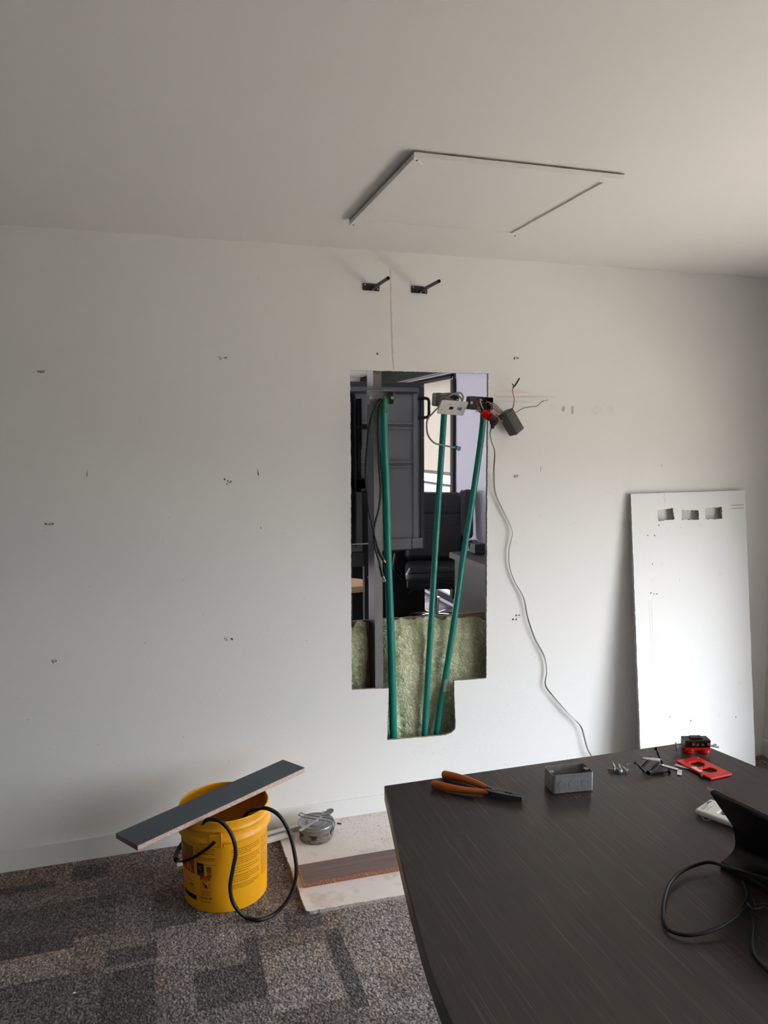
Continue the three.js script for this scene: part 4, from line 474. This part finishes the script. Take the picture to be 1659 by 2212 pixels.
// ---------------------------------------------------------------- bucket with board and cable
{
  const label = canvasTex(2048, 512, (g, w, h) => { // print wraps the side: u = angle, v = height 0..0.25 m
    g.fillStyle = 'rgb(234,163,12)'; g.fillRect(0, 0, w, h); const X = (deg) => ((deg + 360) % 360) / 360 * w, Y = (m) => h - m / 0.25 * h; let k = 3; const q = () => { k = (Math.imul(k, 1664525) + 1013904223) >>> 0; return k / 4294967296; };
    for (let i = 0; i < 300; i++) { g.fillStyle = `rgba(${q() < 0.5 ? '190,126,10' : '240,180,50'},${0.1 * q()})`; g.beginPath(); g.ellipse(q() * w, q() * h, 3 + q() * 20, 2 + q() * 8, q(), 0, 6.3); g.fill(); }
    const ink = 'rgba(38,26,10,.92)'; const lines = (d0, d1, m0, m1, n, step) => { for (let i = 0; i < n; i++) { const y = Y(m0 + (m1 - m0) * i / (n - 1)); let x = X(d0); const end = X(d1) - (i % step === step - 1 ? 30 + q() * 90 : q() * 8); while (x < end) { const l = 4 + q() * 22; g.fillStyle = ink; for (let c = x; c < Math.min(end, x + l); c += 3.4) g.fillRect(c, y - 2.4 - q() * 1.5, 2.1, 4.2 + q() * 1.6); x += l + 5; } } };
    lines(3, 46, 0.217, 0.196, 4, 4); lines(3, 46, 0.184, 0.164, 4, 4); lines(3, 46, 0.152, 0.136, 3, 3); lines(3, 46, 0.124, 0.103, 4, 4); lines(3, 46, 0.092, 0.08, 3, 3); lines(50, 92, 0.217, 0.198, 4, 4); lines(50, 92, 0.188, 0.17, 4, 4); lines(50, 92, 0.16, 0.085, 13, 13);
    g.fillStyle = ink; for (let i = 0; i < 6; i++) g.fillRect(X(-82), Y(0.222 - i * 0.0075), X(-50) - X(-82), 9); g.fillStyle = 'rgb(190,32,16)'; g.fillRect(X(-90), Y(0.177), X(-49) - X(-90), Y(0.128) - Y(0.177)); g.fillStyle = 'rgb(228,168,40)'; g.font = 'bold 66px sans-serif'; g.fillText('E)', X(-66), Y(0.136)); g.strokeStyle = 'rgb(228,168,40)'; g.lineWidth = 3; g.strokeRect(X(-69), Y(0.17), 110, 68);
    lines(-46, -19, 0.217, 0.176, 6, 3); g.strokeStyle = ink; g.lineWidth = 2; for (const m of [0.224, 0.207, 0.19, 0.17]) { g.beginPath(); g.moveTo(X(-47), Y(m)); g.lineTo(X(-18), Y(m)); g.stroke(); }
    g.fillStyle = 'rgb(26,22,18)'; g.beginPath(); g.roundRect(X(-45), Y(0.172), X(-34) - X(-45), Y(0.128) - Y(0.172), 8); g.fill(); g.strokeStyle = 'rgb(214,170,80)'; g.lineWidth = 4; g.beginPath(); g.arc(X(-39.5), Y(0.155), 11, 0.5, 5.5); g.stroke(); g.lineWidth = 2; g.beginPath(); g.moveTo(X(-44), Y(0.134)); g.lineTo(X(-35), Y(0.134)); g.stroke();
    g.fillStyle = ink; for (let i = 0; i < 22; i++) g.fillRect(X(-30), Y(0.163) + i * 3.6, X(-23.5) - X(-30), 1 + q() * 2.2); 
    g.fillStyle = 'rgb(196,40,16)'; g.fillRect(X(-40), Y(0.128), X(-26) - X(-40), 26); g.fillStyle = 'rgb(228,168,40)'; for (let i = 0; i < 8; i++) g.fillRect(X(-36.5) + i * 6, Y(0.1225), 4, 7); g.strokeStyle = 'rgb(150,60,14)'; g.lineWidth = 2; g.strokeRect(X(-40), Y(0.128), X(-26) - X(-40), 158);
    const cx = X(-33), cy = Y(0.0975); g.strokeStyle = 'rgb(190,40,16)'; g.lineWidth = 4; g.beginPath(); g.arc(cx, cy, 30, 0, 6.3); g.stroke(); g.fillStyle = ink; g.fillRect(cx - 4, cy - 4, 20, 24); g.beginPath(); g.arc(cx - 12, cy - 8, 7, 0, 6.3); g.fill(); g.fillRect(cx - 18, cy - 6, 24, 7); g.fillRect(cx - 14, cy, 5, 20); g.strokeStyle = 'rgb(190,40,16)'; g.beginPath(); g.moveTo(cx - 21, cy - 21); g.lineTo(cx + 21, cy + 21); g.stroke(); lines(-39, -27, 0.074, 0.06, 4, 9);
    g.fillStyle = ink; g.font = 'bold 20px sans-serif'; g.fillText('HECHO EN', X(-41.5), Y(0.047)); g.fillStyle = 'rgba(120,70,8,.8)'; for (let i = 0; i < 9; i++) g.fillRect(X(-41) + i * 10, Y(0.0395), 7, 8);
    lines(-75, -50, 0.098, 0.078, 2, 9); g.fillStyle = ink; for (let i = 0; i < 4; i++) g.fillRect(X(-61) + i * 14, Y(0.09), 10, 13); g.strokeStyle = 'rgb(190,60,16)'; g.lineWidth = 3; g.beginPath(); g.moveTo(X(-80), Y(0.063)); g.lineTo(X(-50), Y(0.063)); g.stroke(); g.fillStyle = 'rgb(40,24,14)'; g.fillRect(X(-80), Y(0.052), X(-48) - X(-80), 34);
    for (const [d, m, n] of [[35, 0.045, 40], [52, 0.03, 30], [-2, 0.05, 8], [60, 0.16, 12]]) for (let i = 0; i < n; i++) { g.fillStyle = `rgba(235,225,205,${0.5 * q()})`; g.fillRect(X(d + (q() - 0.5) * 12), Y(m + (q() - 0.5) * 0.03), 1 + q() * 2, 2 + q() * 14); } for (let i = 0; i < 40; i++) { g.fillStyle = `rgba(245,240,230,${0.8 * q()})`; g.fillRect(q() * w, h * (0.2 + 0.8 * q()), 2 + q() * 3, 2 + q() * 3); }
  });
  const b = thing('plastic_bucket', 'yellow plastic bucket with printed label standing on the carpet', 'bucket', [0.226, 0, 0.36]);
  const side = lathe([[0.139, 0.0], [0.1415, 0.003], [0.1445, 0.125], [0.1475, 0.25]], 96); { const p = side.attributes.position, uv = side.attributes.uv; for (let i = 0; i < p.count; i++) uv.setXY(i, uv.getX(i), p.getY(i) / 0.25); } part('side', side, std(0xffffff, 0.38, 0, { map: label }), b, 'printed yellow side');
  obj('rim', lathe([[0.1475, 0.25], [0.1565, 0.247], [0.1588, 0.249], [0.159, 0.256], [0.1545, 0.262], [0.1515, 0.268], [0.151, 0.283], [0.1545, 0.286], [0.1552, 0.29], [0.152, 0.294], [0.1505, 0.298], [0.1512, 0.314], [0.153, 0.318], [0.1525, 0.3205], [0.1505, 0.3212], [0.1485, 0.319], [0.1478, 0.31]], 96), M.yellow, b);
  obj('lining', lathe([[0.1478, 0.31], [0.1455, 0.25], [0.138, 0.006], [0.0001, 0.005]], 72), M.yellow, b); obj('base', lathe([[0.0001, 0.002], [0.134, 0.002], [0.139, 0.0]], 72), M.yellow, b);
  const at = (deg, y, r) => { const a = THREE.MathUtils.degToRad(deg); return [Math.sin(a) * r, y, Math.cos(a) * r]; };
  for (const d of [-16, 164]) { const l = new THREE.Group(); l.name = 'handle_lug'; l.rotation.y = THREE.MathUtils.degToRad(d); b.add(l); obj('lug_block', merge([box(0.04, 0.04, 0.016, 0, 0.262, 0.153, 0.002), box(0.006, 0.05, 0.01, 0.018, 0.262, 0.157, 0.001)]), M.yellow, l); obj('lug_rib', box(0.003, 0.014, 0.006, 0.026, 0.24, 0.149, 0.001), M.yellow, l); }
  const P0 = at(-16, 0.262, 0.164), P1 = at(164, 0.262, 0.164); // wire bail lying low round the left side, with a grip
  const bail = []; for (let i = 0; i <= 24; i++) { const t = i / 24, deg = -16 - 180 * t, s = Math.sin(t * Math.PI); bail.push(at(deg, 0.262 - 0.125 * s ** 0.9, 0.163 + 0.004 * s)); } obj('bail', tube(bail, 0.003, 80, 8), M.black, b); obj('bail_sleeve', tube(bail.slice(0, 7), 0.0055, 40, 8), M.black, b);
  obj('bail_grip', tube(bail.slice(9, 16), 0.0085, 24, 10), M.black, b);
  // scored board resting across the rim
  const pl = thing('slate_board', 'dark slate blue chipboard plank resting across the yellow bucket', 'board', [0.209, 0.3213, 0.365], Math.atan2(0.395, 0.597)); const L = 0.715, W = 0.119, H = 0.0165;
  obj('laminate', span(-L / 2, L / 2, H - 0.0007, H, -W / 2, W / 2), M.slate, pl); obj('core', span(-L / 2, L / 2, 0.0007, H - 0.0007, -W / 2, W / 2), M.particle, pl); obj('laminate', span(-L / 2, L / 2, 0, 0.0007, -W / 2, W / 2), M.slate, pl); obj('end_strip', span(-L / 2 - 0.0006, -L / 2, 0, H, -W / 2, W / 2), std(0x6e655c, 0.8), pl);
  single('black_power_cord', tube([[0.16, 0.06, 0.35], [0.13, 0.2, 0.43], [0.145, 0.305, 0.478], [0.162, 0.334, 0.503], [0.195, 0.337, 0.528], [0.229, 0.298, 0.545], [0.243, 0.237, 0.552], [0.232, 0.178, 0.553], [0.222, 0.12, 0.556], [0.232, 0.062, 0.558], [0.267, 0.014, 0.562], [0.308, 0.0075, 0.582], [0.366, 0.0085, 0.565], [0.418, 0.052, 0.552], [0.442, 0.115, 0.54], [0.438, 0.191, 0.53], [0.42, 0.266, 0.518], [0.39, 0.316, 0.504], [0.355, 0.333, 0.484], [0.322, 0.327, 0.466], [0.295, 0.305, 0.44], [0.27, 0.22, 0.41], [0.23, 0.05, 0.37]], 0.0066, 200, 12), M.cable, 'thick black power cord looping out of the yellow bucket to the carpet', 'cord');
}

// ---------------------------------------------------------------- table
const TY = 0.74;
{
  const left = [[0.526, 1.279], [0.495, 1.432], [0.458, 1.61], [0.423, 1.795], [0.404, 1.912], [0.392, 2.032], [0.386, 2.2], [0.386, 2.4], [0.395, 2.62], [0.42, 2.85], [0.46, 3.06], [0.505, 3.28]]; const cx = 0.9695, right = left.map(([x, z]) => [2 * cx - x, z]);
  const c1 = new THREE.SplineCurve(left.map((p) => new THREE.Vector2(...p))).getPoints(48), c2 = new THREE.SplineCurve(right.map((p) => new THREE.Vector2(...p))).getPoints(48).reverse();
  const end2 = [[2 * cx - 0.526 - 0.004, 1.283]]; const pts = [...c1.map((v) => [v.x, v.y]), ...c2.map((v) => [v.x, v.y])].filter((p, i, a) => !(i > 0 && Math.hypot(p[0] - a[i - 1][0], p[1] - a[i - 1][1]) < 1e-5));
  const t = thing('conference_table', 'dark brown woodgrain conference table with bowed sides', 'table', [0, 0, 0]); const s = shapeOf(pts);
  const g = extrude(s, 0.038, 0.0015); g.rotateX(Math.PI / 2); move(g, 0, TY, 0); obj('tabletop', tri(g), M.darkWood, t);
  const inset = pts.map(([x, z]) => [cx + (x - cx) * 1.0022, 2.28 + (z - 2.28) * 1.001]), band = shapeOf(inset); band.holes.push(pathOf(pts.map(([x, z]) => [cx + (x - cx) * 0.998, 2.28 + (z - 2.28) * 0.999]))); const bg = extrude(band, 0.034); bg.rotateX(Math.PI / 2); obj('edge_band', move(tri(bg), 0, TY - 0.002, 0), M.edgeBand, t);
  for (const z of [1.95, 2.82]) { obj('leg', cyl(0.04, 0.04, TY - 0.058, cx, 0.02 + (TY - 0.058) / 2, z, 24), M.edgeBand, t); obj('foot', cyl(0.24, 0.23, 0.02, cx, 0.01, z, 32), M.edgeBand, t); }
}
{ // combination pliers
  const p = thing('pliers', 'worn pliers with orange dipped handles lying on the dark table', 'pliers', [0.7545, TY + 0.0105, 1.4135], -Math.atan2(0.728, 0.686));
  const flat = (pts, r, sy) => { const g = tube(pts, r, 40, 12); const a = g.attributes.position; return merge([g, move(new THREE.SphereGeometry(r, 12, 8), ...pts[0])]); };
  const hg = (s) => { const pts = [[-0.146, 0, s * 0.030], [-0.12, 0, s * 0.031], [-0.09, 0, s * 0.0285], [-0.055, 0, s * 0.021], [-0.03, 0, s * 0.012], [-0.014, 0, s * 0.0075]], c = new THREE.CatmullRomCurve3(pts.map((q) => V(...q))), parts = [], n = 26; const g = new THREE.TubeGeometry(c, n, 1, 12); const q = g.attributes.position; for (let i = 0; i <= n; i++) { const o = c.getPointAt(i / n), r = 0.0098 - 0.0042 * (i / n) ** 1.5; for (let k = 0; k <= 12; k++) { const id = i * 13 + k; q.setXYZ(id, o.x + (q.getX(id) - o.x) * r, o.y + (q.getY(id) - o.y) * r * 0.95, o.z + (q.getZ(id) - o.z) * r); } } g.computeVertexNormals(); return merge([g, move(new THREE.SphereGeometry(0.0098, 14, 10).scale(0.7, 0.95, 1), -0.146, 0, s * 0.030)]); };
  for (const s of [-1, 1]) obj('handle', hg(s), M.orange, p);
  const jaw = (s) => { const a = [[-0.026, s * 0.0035], [-0.02, s * 0.012], [-0.006, s * 0.0145], [0.01, s * 0.0135], [0.06, s * 0.0075], [0.0645, s * 0.0065], [0.0645, s * 0.0004], [0.04, s * 0.0006], [0.036, s * 0.0032], [0.024, s * 0.0034], [0.02, s * 0.0006], [-0.01, s * 0.0004]]; const g = extrude(shapeOf(s > 0 ? a : a.slice().reverse()), 0.013, 0.0012); g.rotateX(Math.PI / 2); return move(tri(g), 0, 0.0062, 0); };
  for (const s of [-1, 1]) obj('jaw', jaw(s), M.darkSteel, p); obj('pivot', cyl(0.007, 0.007, 0.0155, -0.004, -0.0003, 0, 20), M.darkSteel, p);
}
// screws
function screw(label, name, len, headR, r, mat, group, hex) {
  const o = thing(name, label, 'screw', [0, 0, 0], 0, group), pr = [[0.0001, 0]]; const n = Math.round(len / (hex ? 0.0016 : 0.0026)); for (let i = 0; i <= n; i++) { const y = len * (0.08 + 0.84 * i / n), k = i < n * 0.35 ? Math.min(1, 0.25 + i / (n * 0.35) * 0.75) : 1; pr.push([r * (hex ? 0.85 : 0.62) * k, y - len * 0.4 / n], [r * (i < n * 0.85 ? 1 : 0.75) * k, y]); } pr.push([r * 0.7, len]);
  obj('shank', lathe(pr, 10), mat, o); obj('head', lathe(hex ? [[0.0001, len], [headR * 0.7, len], [headR, len + 0.0015], [headR, len + 0.003], [headR * 0.5, len + 0.0045], [0.0001, len + 0.0045]] : [[r * 0.7, len - 0.001], [headR * 0.55, len + 0.001], [headR, len + 0.0032], [headR * 0.98, len + 0.0038], [headR * 0.3, len + 0.003], [0.0001, len + 0.002]], 16), mat, o); return o;
}
function lay(o, tip, head, len) { const a = V(...tip), b = V(...head); if (len) o.scale.setScalar(Math.max(0.72, Math.min(1.05, a.distanceTo(b) / len))); o.position.copy(a); o.quaternion.setFromUnitVectors(V(0, 1, 0), b.clone().sub(a).normalize()); return o; }
{
  const ds = screw('black drywall screw lying alone, its point to the pliers', 'drywall_screw', 0.056, 0.006, 0.0034, M.black, 'drywall screws on the table'); lay(ds, [1.157, 0.7428, 1.426], [1.214, 0.7445, 1.4295]);
  const more = [['black drywall screw pointing away to the leaning sheet from the loose pile', [1.228, 0.745, 1.385], [1.2475, 0.760, 1.338]], ['black drywall screw on top of the loose pile, its head raised', [1.148, 0.748, 1.405], [1.197, 0.757, 1.378]], ['black drywall screw under the white wall plug', [1.166, 0.7445, 1.418], [1.225, 0.752, 1.388]], ['black drywall screw standing head up at the near end of the pile', [1.152, 0.7425, 1.438], [1.143, 0.762, 1.398]], ['black drywall screw with its head towards the small silver screws', [1.207, 0.7435, 1.398], [1.160, 0.747, 1.425]]];
  for (const [l, a, b] of more) { const c = dup(ds, l, 'drywall screws on the table'); lay(c, a, b, 0.056); }
  const ms = screw('short silver screw of the heap beside the metal box, pointing left', 'machine_screw', 0.019, 0.0055, 0.003, M.zinc, 'short silver screws on the table', true); lay(ms, [1.079, 0.7425, 1.366], [1.094, 0.7455, 1.383]);
  for (const [l, a, b] of [['short silver screw standing point up in the heap by the metal box', [1.094, 0.761, 1.366], [1.096, 0.746, 1.378]], ['short silver screw leaning to the right in the heap by the metal box', [1.112, 0.755, 1.368], [1.103, 0.7455, 1.39]], ['short silver screw with its head nearest the table middle in the heap', [1.1, 0.744, 1.374], [1.1, 0.7455, 1.4]], ['short silver screw at the right of the heap by the metal box', [1.113, 0.7525, 1.378], [1.117, 0.7455, 1.394]]]) { const c = dup(ms, l, 'short silver screws on the table'); lay(c, a, b, 0.019); }
  const one = dup(ms, 'single silver screw beside the red cover plate', 'short silver screws on the table'); one.scale.setScalar(0.7); lay(one, [1.284, 0.7445, 1.462], [1.277, 0.7435, 1.472]);
  const pl = thing('wall_plug', 'white plastic wall plug lying on the drywall screws', 'wall plug', [0, 0, 0]); obj('shell', lathe([[0.0001, 0], [0.0022, 0.002], [0.0036, 0.018], [0.0042, 0.042], [0.0042, 0.046], [0.0026, 0.046], [0.0024, 0.03]], 14), M.whitePlastic, pl); lay(pl, [1.176, 0.7605, 1.372], [1.222, 0.756, 1.391]);
  for (const [x, z, a, l, bend, label] of [[1.2365, 1.4, 1.0, 0.046, 0, 'clear white plastic strip beside the drywall screws'], [1.274, 1.417, 0.95, 0.052, 0.006, 'curled white plastic strip under the edge of the red cover plate'], [1.241, 1.437, 2.25, 0.03, 0, 'short white plastic strip nearest the camera beside the screws']]) { const o = thing('plastic_strip', label, 'plastic strip', [x, TY + 0.0008, z], -a, 'white plastic strips on the table'); const n = 10, g = new THREE.BoxGeometry(l, 0.0012, 0.0105, n, 1, 1), p = g.attributes.position; for (let i = 0; i < p.count; i++) { const u = p.getX(i) / l; p.setY(i, p.getY(i) + 0.0007 + bend * Math.max(0, u + 0.1) ** 2 * 3); } g.computeVertexNormals(); obj('strip', g, M.whitePlastic, o); obj('tab', box(0.008, 0.0016, 0.008, -l / 2 + 0.006, 0.0018, 0, 0.0005), M.whitePlastic, o); }
}
function dOpening(y) { const P = new THREE.Path(); for (let i = 0; i <= 28; i++) { const a = -i / 28 * 6.2832, px = Math.cos(a) * 0.0172, py = y + Math.max(-0.0138, Math.min(0.0138, Math.sin(a) * 0.0172)); i ? P.lineTo(px, py) : P.moveTo(px, py); } return P; }
{ // red cover plate
  const p = thing('outlet_cover_plate', 'glossy red duplex outlet cover plate lying on the table', 'cover plate', [1.3115, TY + 0.001, 1.4375], 0.1); const s = roundRect(0.07, 0.114, 0.003); s.holes.push(dOpening(0.0195), dOpening(-0.0195));
  const g = new THREE.ExtrudeGeometry(s, { depth: 0.002, bevelEnabled: true, bevelSize: 0.0018, bevelThickness: 0.0018, bevelOffset: -0.0018, bevelSegments: 3, curveSegments: 10 }); g.rotateX(-Math.PI / 2); move(g, 0, 0.002, 0); obj('plate', g, M.red, p); obj('screw_hole', cyl(0.0026, 0.0026, 0.0004, 0, 0.0058, 0, 14), std(0x5a0806, 0.6), p); for (const [x, z] of [[0.027, -0.045], [0.03, -0.03]]) obj('plaster_fleck', move(new THREE.IcosahedronGeometry(0.001, 0), x, 0.006, z), M.offWhite, p);
  const st = canvasTex(128, 48, (c, w, h) => { c.fillStyle = '#e8dcd8'; c.fillRect(0, 0, w, h); c.fillStyle = '#8a6a6a'; for (let i = 0; i < 8; i++) c.fillRect(14 + i * 12, 16 + (i % 3) * 2, 8, 13); }); const lb = new THREE.PlaneGeometry(0.03, 0.0095); lb.rotateX(-Math.PI / 2); lb.rotateY(-Math.PI / 2); part('sticker', move(lb, -0.0262, 0.0061, 0.004), std(0xffffff, 0.5, 0, { map: st }), p, 'white sticker');
}
{ // white plate half under the touch controller
  const p = thing('white_wall_plate', 'white plastic wall plate half hidden under the black touch controller', 'wall plate', [1.1835, TY + 0.006, 1.6665], Math.atan2(0.37, 0.93)); p.rotation.order = 'YXZ'; p.rotation.x = -0.03; p.rotation.z = 0.05;
  const s = roundRect(0.068, 0.112, 0.005); for (const [x, y, w, h] of [[-0.006, 0.006, 0.016, 0.012]]) s.holes.push(roundRectAt(x, y, w, h)); const g = new THREE.ExtrudeGeometry(s, { depth: 0.003, bevelEnabled: true, bevelSize: 0.004, bevelThickness: 0.0045, bevelOffset: -0.004, bevelSegments: 4, curveSegments: 8 }); g.rotateX(-Math.PI / 2); obj('plate', move(g, 0, 0.004, 0), M.whitePlastic, p);
  obj('recess', merge([span(-0.022, -0.002, 0.0113, 0.0122, -0.048, -0.04), span(-0.004, 0.016, 0.0113, 0.0119, -0.049, -0.046), span(-0.02, 0.0, 0.0113, 0.0124, -0.036, -0.034)]), std(0xb9b8b6, 0.5), p); obj('slot', move(tube([[0.004, 0, -0.047], [0.014, 0, -0.05], [0.022, 0, -0.047]], 0.002, 10).scale(1, 0.3, 1), 0, 0.0118, 0), M.darkSteel, p); obj('stand_clip', tube([[-0.03, 0.004, -0.045], [-0.037, -0.004, -0.03], [-0.031, 0.003, -0.014]], 0.0012, 16), M.clearTape, p);
}
{ // touch controller seen from behind, with its cable
  const a = 0.18326, o = thing('touch_controller', 'black tilted tabletop touch controller seen from behind', 'touch controller', [1.03554, TY, 1.81856], a);
  const prof = new THREE.Shape(); prof.moveTo(0, 0.0); prof.lineTo(0, 0.012); prof.lineTo(0.002, 0.0145); prof.bezierCurveTo(0.022, 0.0185, 0.04, 0.026, 0.0395, 0.041); prof.bezierCurveTo(0.039, 0.052, 0.034, 0.07, 0.0285, 0.08); prof.lineTo(-0.037, 0.159); prof.lineTo(-0.036, 0.163); prof.lineTo(-0.0305, 0.1665); prof.lineTo(-0.0275, 0.1655); prof.lineTo(0.09, 0.0235); prof.lineTo(0.098, 0.012); prof.lineTo(0.098, 0.0); prof.closePath();
  const g = extrude(prof, 0.26, 0.0012, 16); obj('housing', tri(g), std(0x050506, 0.5), o);
  const sc = span(-0.001, 0, 0, 0.16, 0.012, 0.248); sc.rotateZ(0.69); part('screen', move(sc, 0.0895, 0.026, 0), std(0x0a0c10, 0.08), o, 'glossy dark glass screen'); obj('paper_loop', tube([[-0.032, 0.1665, 0.004], [-0.041, 0.167, 0.0], [-0.036, 0.168, -0.006], [-0.03, 0.1665, 0.002]], 0.0006, 12, 5), M.clearTape, o);
  const c = thing('controller_cable', 'black cable loop lying on the table behind the touch controller', 'cable'); const y = TY + 0.0042;
  obj('sheath', merge([tube([[1.085, 0.764, 2.06], [1.06, 0.79, 1.995], [1.028, 0.782, 1.915], [1.02, 0.768, 1.865], [1.009, 0.757, 1.818], [0.981, 0.752, 1.812], [0.942, 0.75, 1.821], [0.897, 0.749, 1.847], [0.85, 0.748, 1.893], [0.822, 0.747, 1.932], [0.815, 0.747, 1.958], [0.828, 0.748, 1.975], [0.852, 0.75, 1.983], [0.888, 0.752, 1.982], [0.936, 0.754, 1.968], [0.976, 0.757, 1.947], [0.998, 0.76, 1.93], [1.015, 0.764, 1.9]], 0.0034, 180, 10), tube([[0.985, 0.757, 1.942], [0.968, 0.751, 1.975], [0.945, 0.747, 1.998], [0.922, y, 2.022], [0.905, y, 2.046], [0.9, y, 2.067], [0.898, y, 2.095], [0.9, y, 2.16], [0.95, y, 2.24]], 0.0034, 90, 10)]), M.cable, c);
  obj('twist_tie', merge([tube([[0.978, 0.76, 1.95], [0.97, 0.764, 1.97], [0.982, 0.762, 1.972], [0.993, 0.764, 1.972], [1.0, 0.757, 1.985], [0.995, 0.75, 2.01], [1.01, 0.748, 2.06]], 0.0017, 50, 6), tube([[0.985, 0.756, 1.965], [0.99, 0.766, 1.95]], 0.0016, 8, 6), tube([[0.99, 0.758, 1.955], [1.01, 0.76, 1.962], [1.04, 0.752, 1.97]], 0.0015, 20, 6)]), M.blackSatin, c);
}
// ---------------------------------------------------------------- crumbs of plaster
function crumbs(name, label, list, mat) { const g = new THREE.IcosahedronGeometry(1, 0), m = new THREE.InstancedMesh(g, mat, list.length), q = new THREE.Object3D(); list.forEach(([x, y, z, s], i) => { q.position.set(x, y + s * 0.3, z); q.rotation.set(rnd() * 6, rnd() * 6, rnd() * 6); q.scale.set(s * rr(0.6, 1.4), s * rr(0.4, 0.9), s * rr(0.6, 1.4)); q.updateMatrix(); m.setMatrixAt(i, q.matrix); }); m.name = name; m.castShadow = m.receiveShadow = true; m.userData = { label, category: 'debris', kind: 'stuff' }; scene.add(m); return m; }
{
  const white = std(0xe8e6e2, 0.9), dark = std(0x4a3f38, 0.9), a = [], b = [], c = [], d = [];
  for (let i = 0; i < 260; i++) { const nearWall = rnd() < 0.62; a.push([rr(-0.55, 0.46), 0.0005, nearWall ? 0.015 + 0.14 * rnd() * rnd() : rr(0.05, 1.1), nearWall ? rr(0.0006, 0.002) : rr(0.0006, 0.0018)]); } for (let i = 0; i < 60; i++) a.push([rr(-0.42, -0.2), 0.0005, 0.02 + rnd() * 0.06, rr(0.0006, 0.0018)]); for (const [x, z, s] of [[-0.24, 0.75, 0.004], [-0.03, 0.4, 0.0035], [-0.03, 0.36, 0.003], [0.44, 0.27, 0.004], [0.33, 0.36, 0.002], [-0.33, 0.9, 0.004], [0.7, 0.75, 0.003], [0.19, 0.62, 0.003], [0.42, 0.13, 0.003]]) a.push([x, 0, z, s]);
  crumbs('plaster_crumbs', 'white plaster crumbs scattered over the carpet', a, white);
  for (let i = 0; i < 420; i++) { const u = rnd(), v = rnd(); b.push([0.72 + 0.26 * u + 0.05 * (rnd() - 0.5), 0.013, 0.02 + 0.3 * v * v, rr(0.0006, 0.0019)]); } crumbs('gypsum_crumbs', 'pale gypsum crumbs on the drywall sheet', b, std(0xd6cabf, 0.95)); for (let i = 0; i < 150; i++) c.push([0.7 + 0.26 * rnd(), 0.013, 0.03 + 0.28 * rnd() ** 1.4, rr(0.0005, 0.0014)]); c.push([0.705, 0.0135, 0.06, 0.006], [0.713, 0.0135, 0.064, 0.005]); crumbs('dark_crumbs', 'dark crumbs on the drywall sheet beside the pot', c, dark);
  for (let i = 0; i < 70; i++) d.push([1.135 + rr(-0.03, 0.03), TY, 1.385 + rr(-0.02, 0.02) - 0, rr(0.0003, 0.0008)]); for (let i = 0; i < 26; i++) d.push([1.155 + rr(-0.012, 0.012), TY, 1.352 + rr(-0.006, 0.006), rr(0.0003, 0.0009)]); for (let i = 0; i < 40; i++) d.push([0.945 + rr(-0.03, 0.03), TY, 1.475 + rr(-0.008, 0.008), rr(0.0002, 0.0006)]); crumbs('table_dust', 'fine white plaster dust on the table by the screws', d, white);
}
renderer.render(scene, camera);
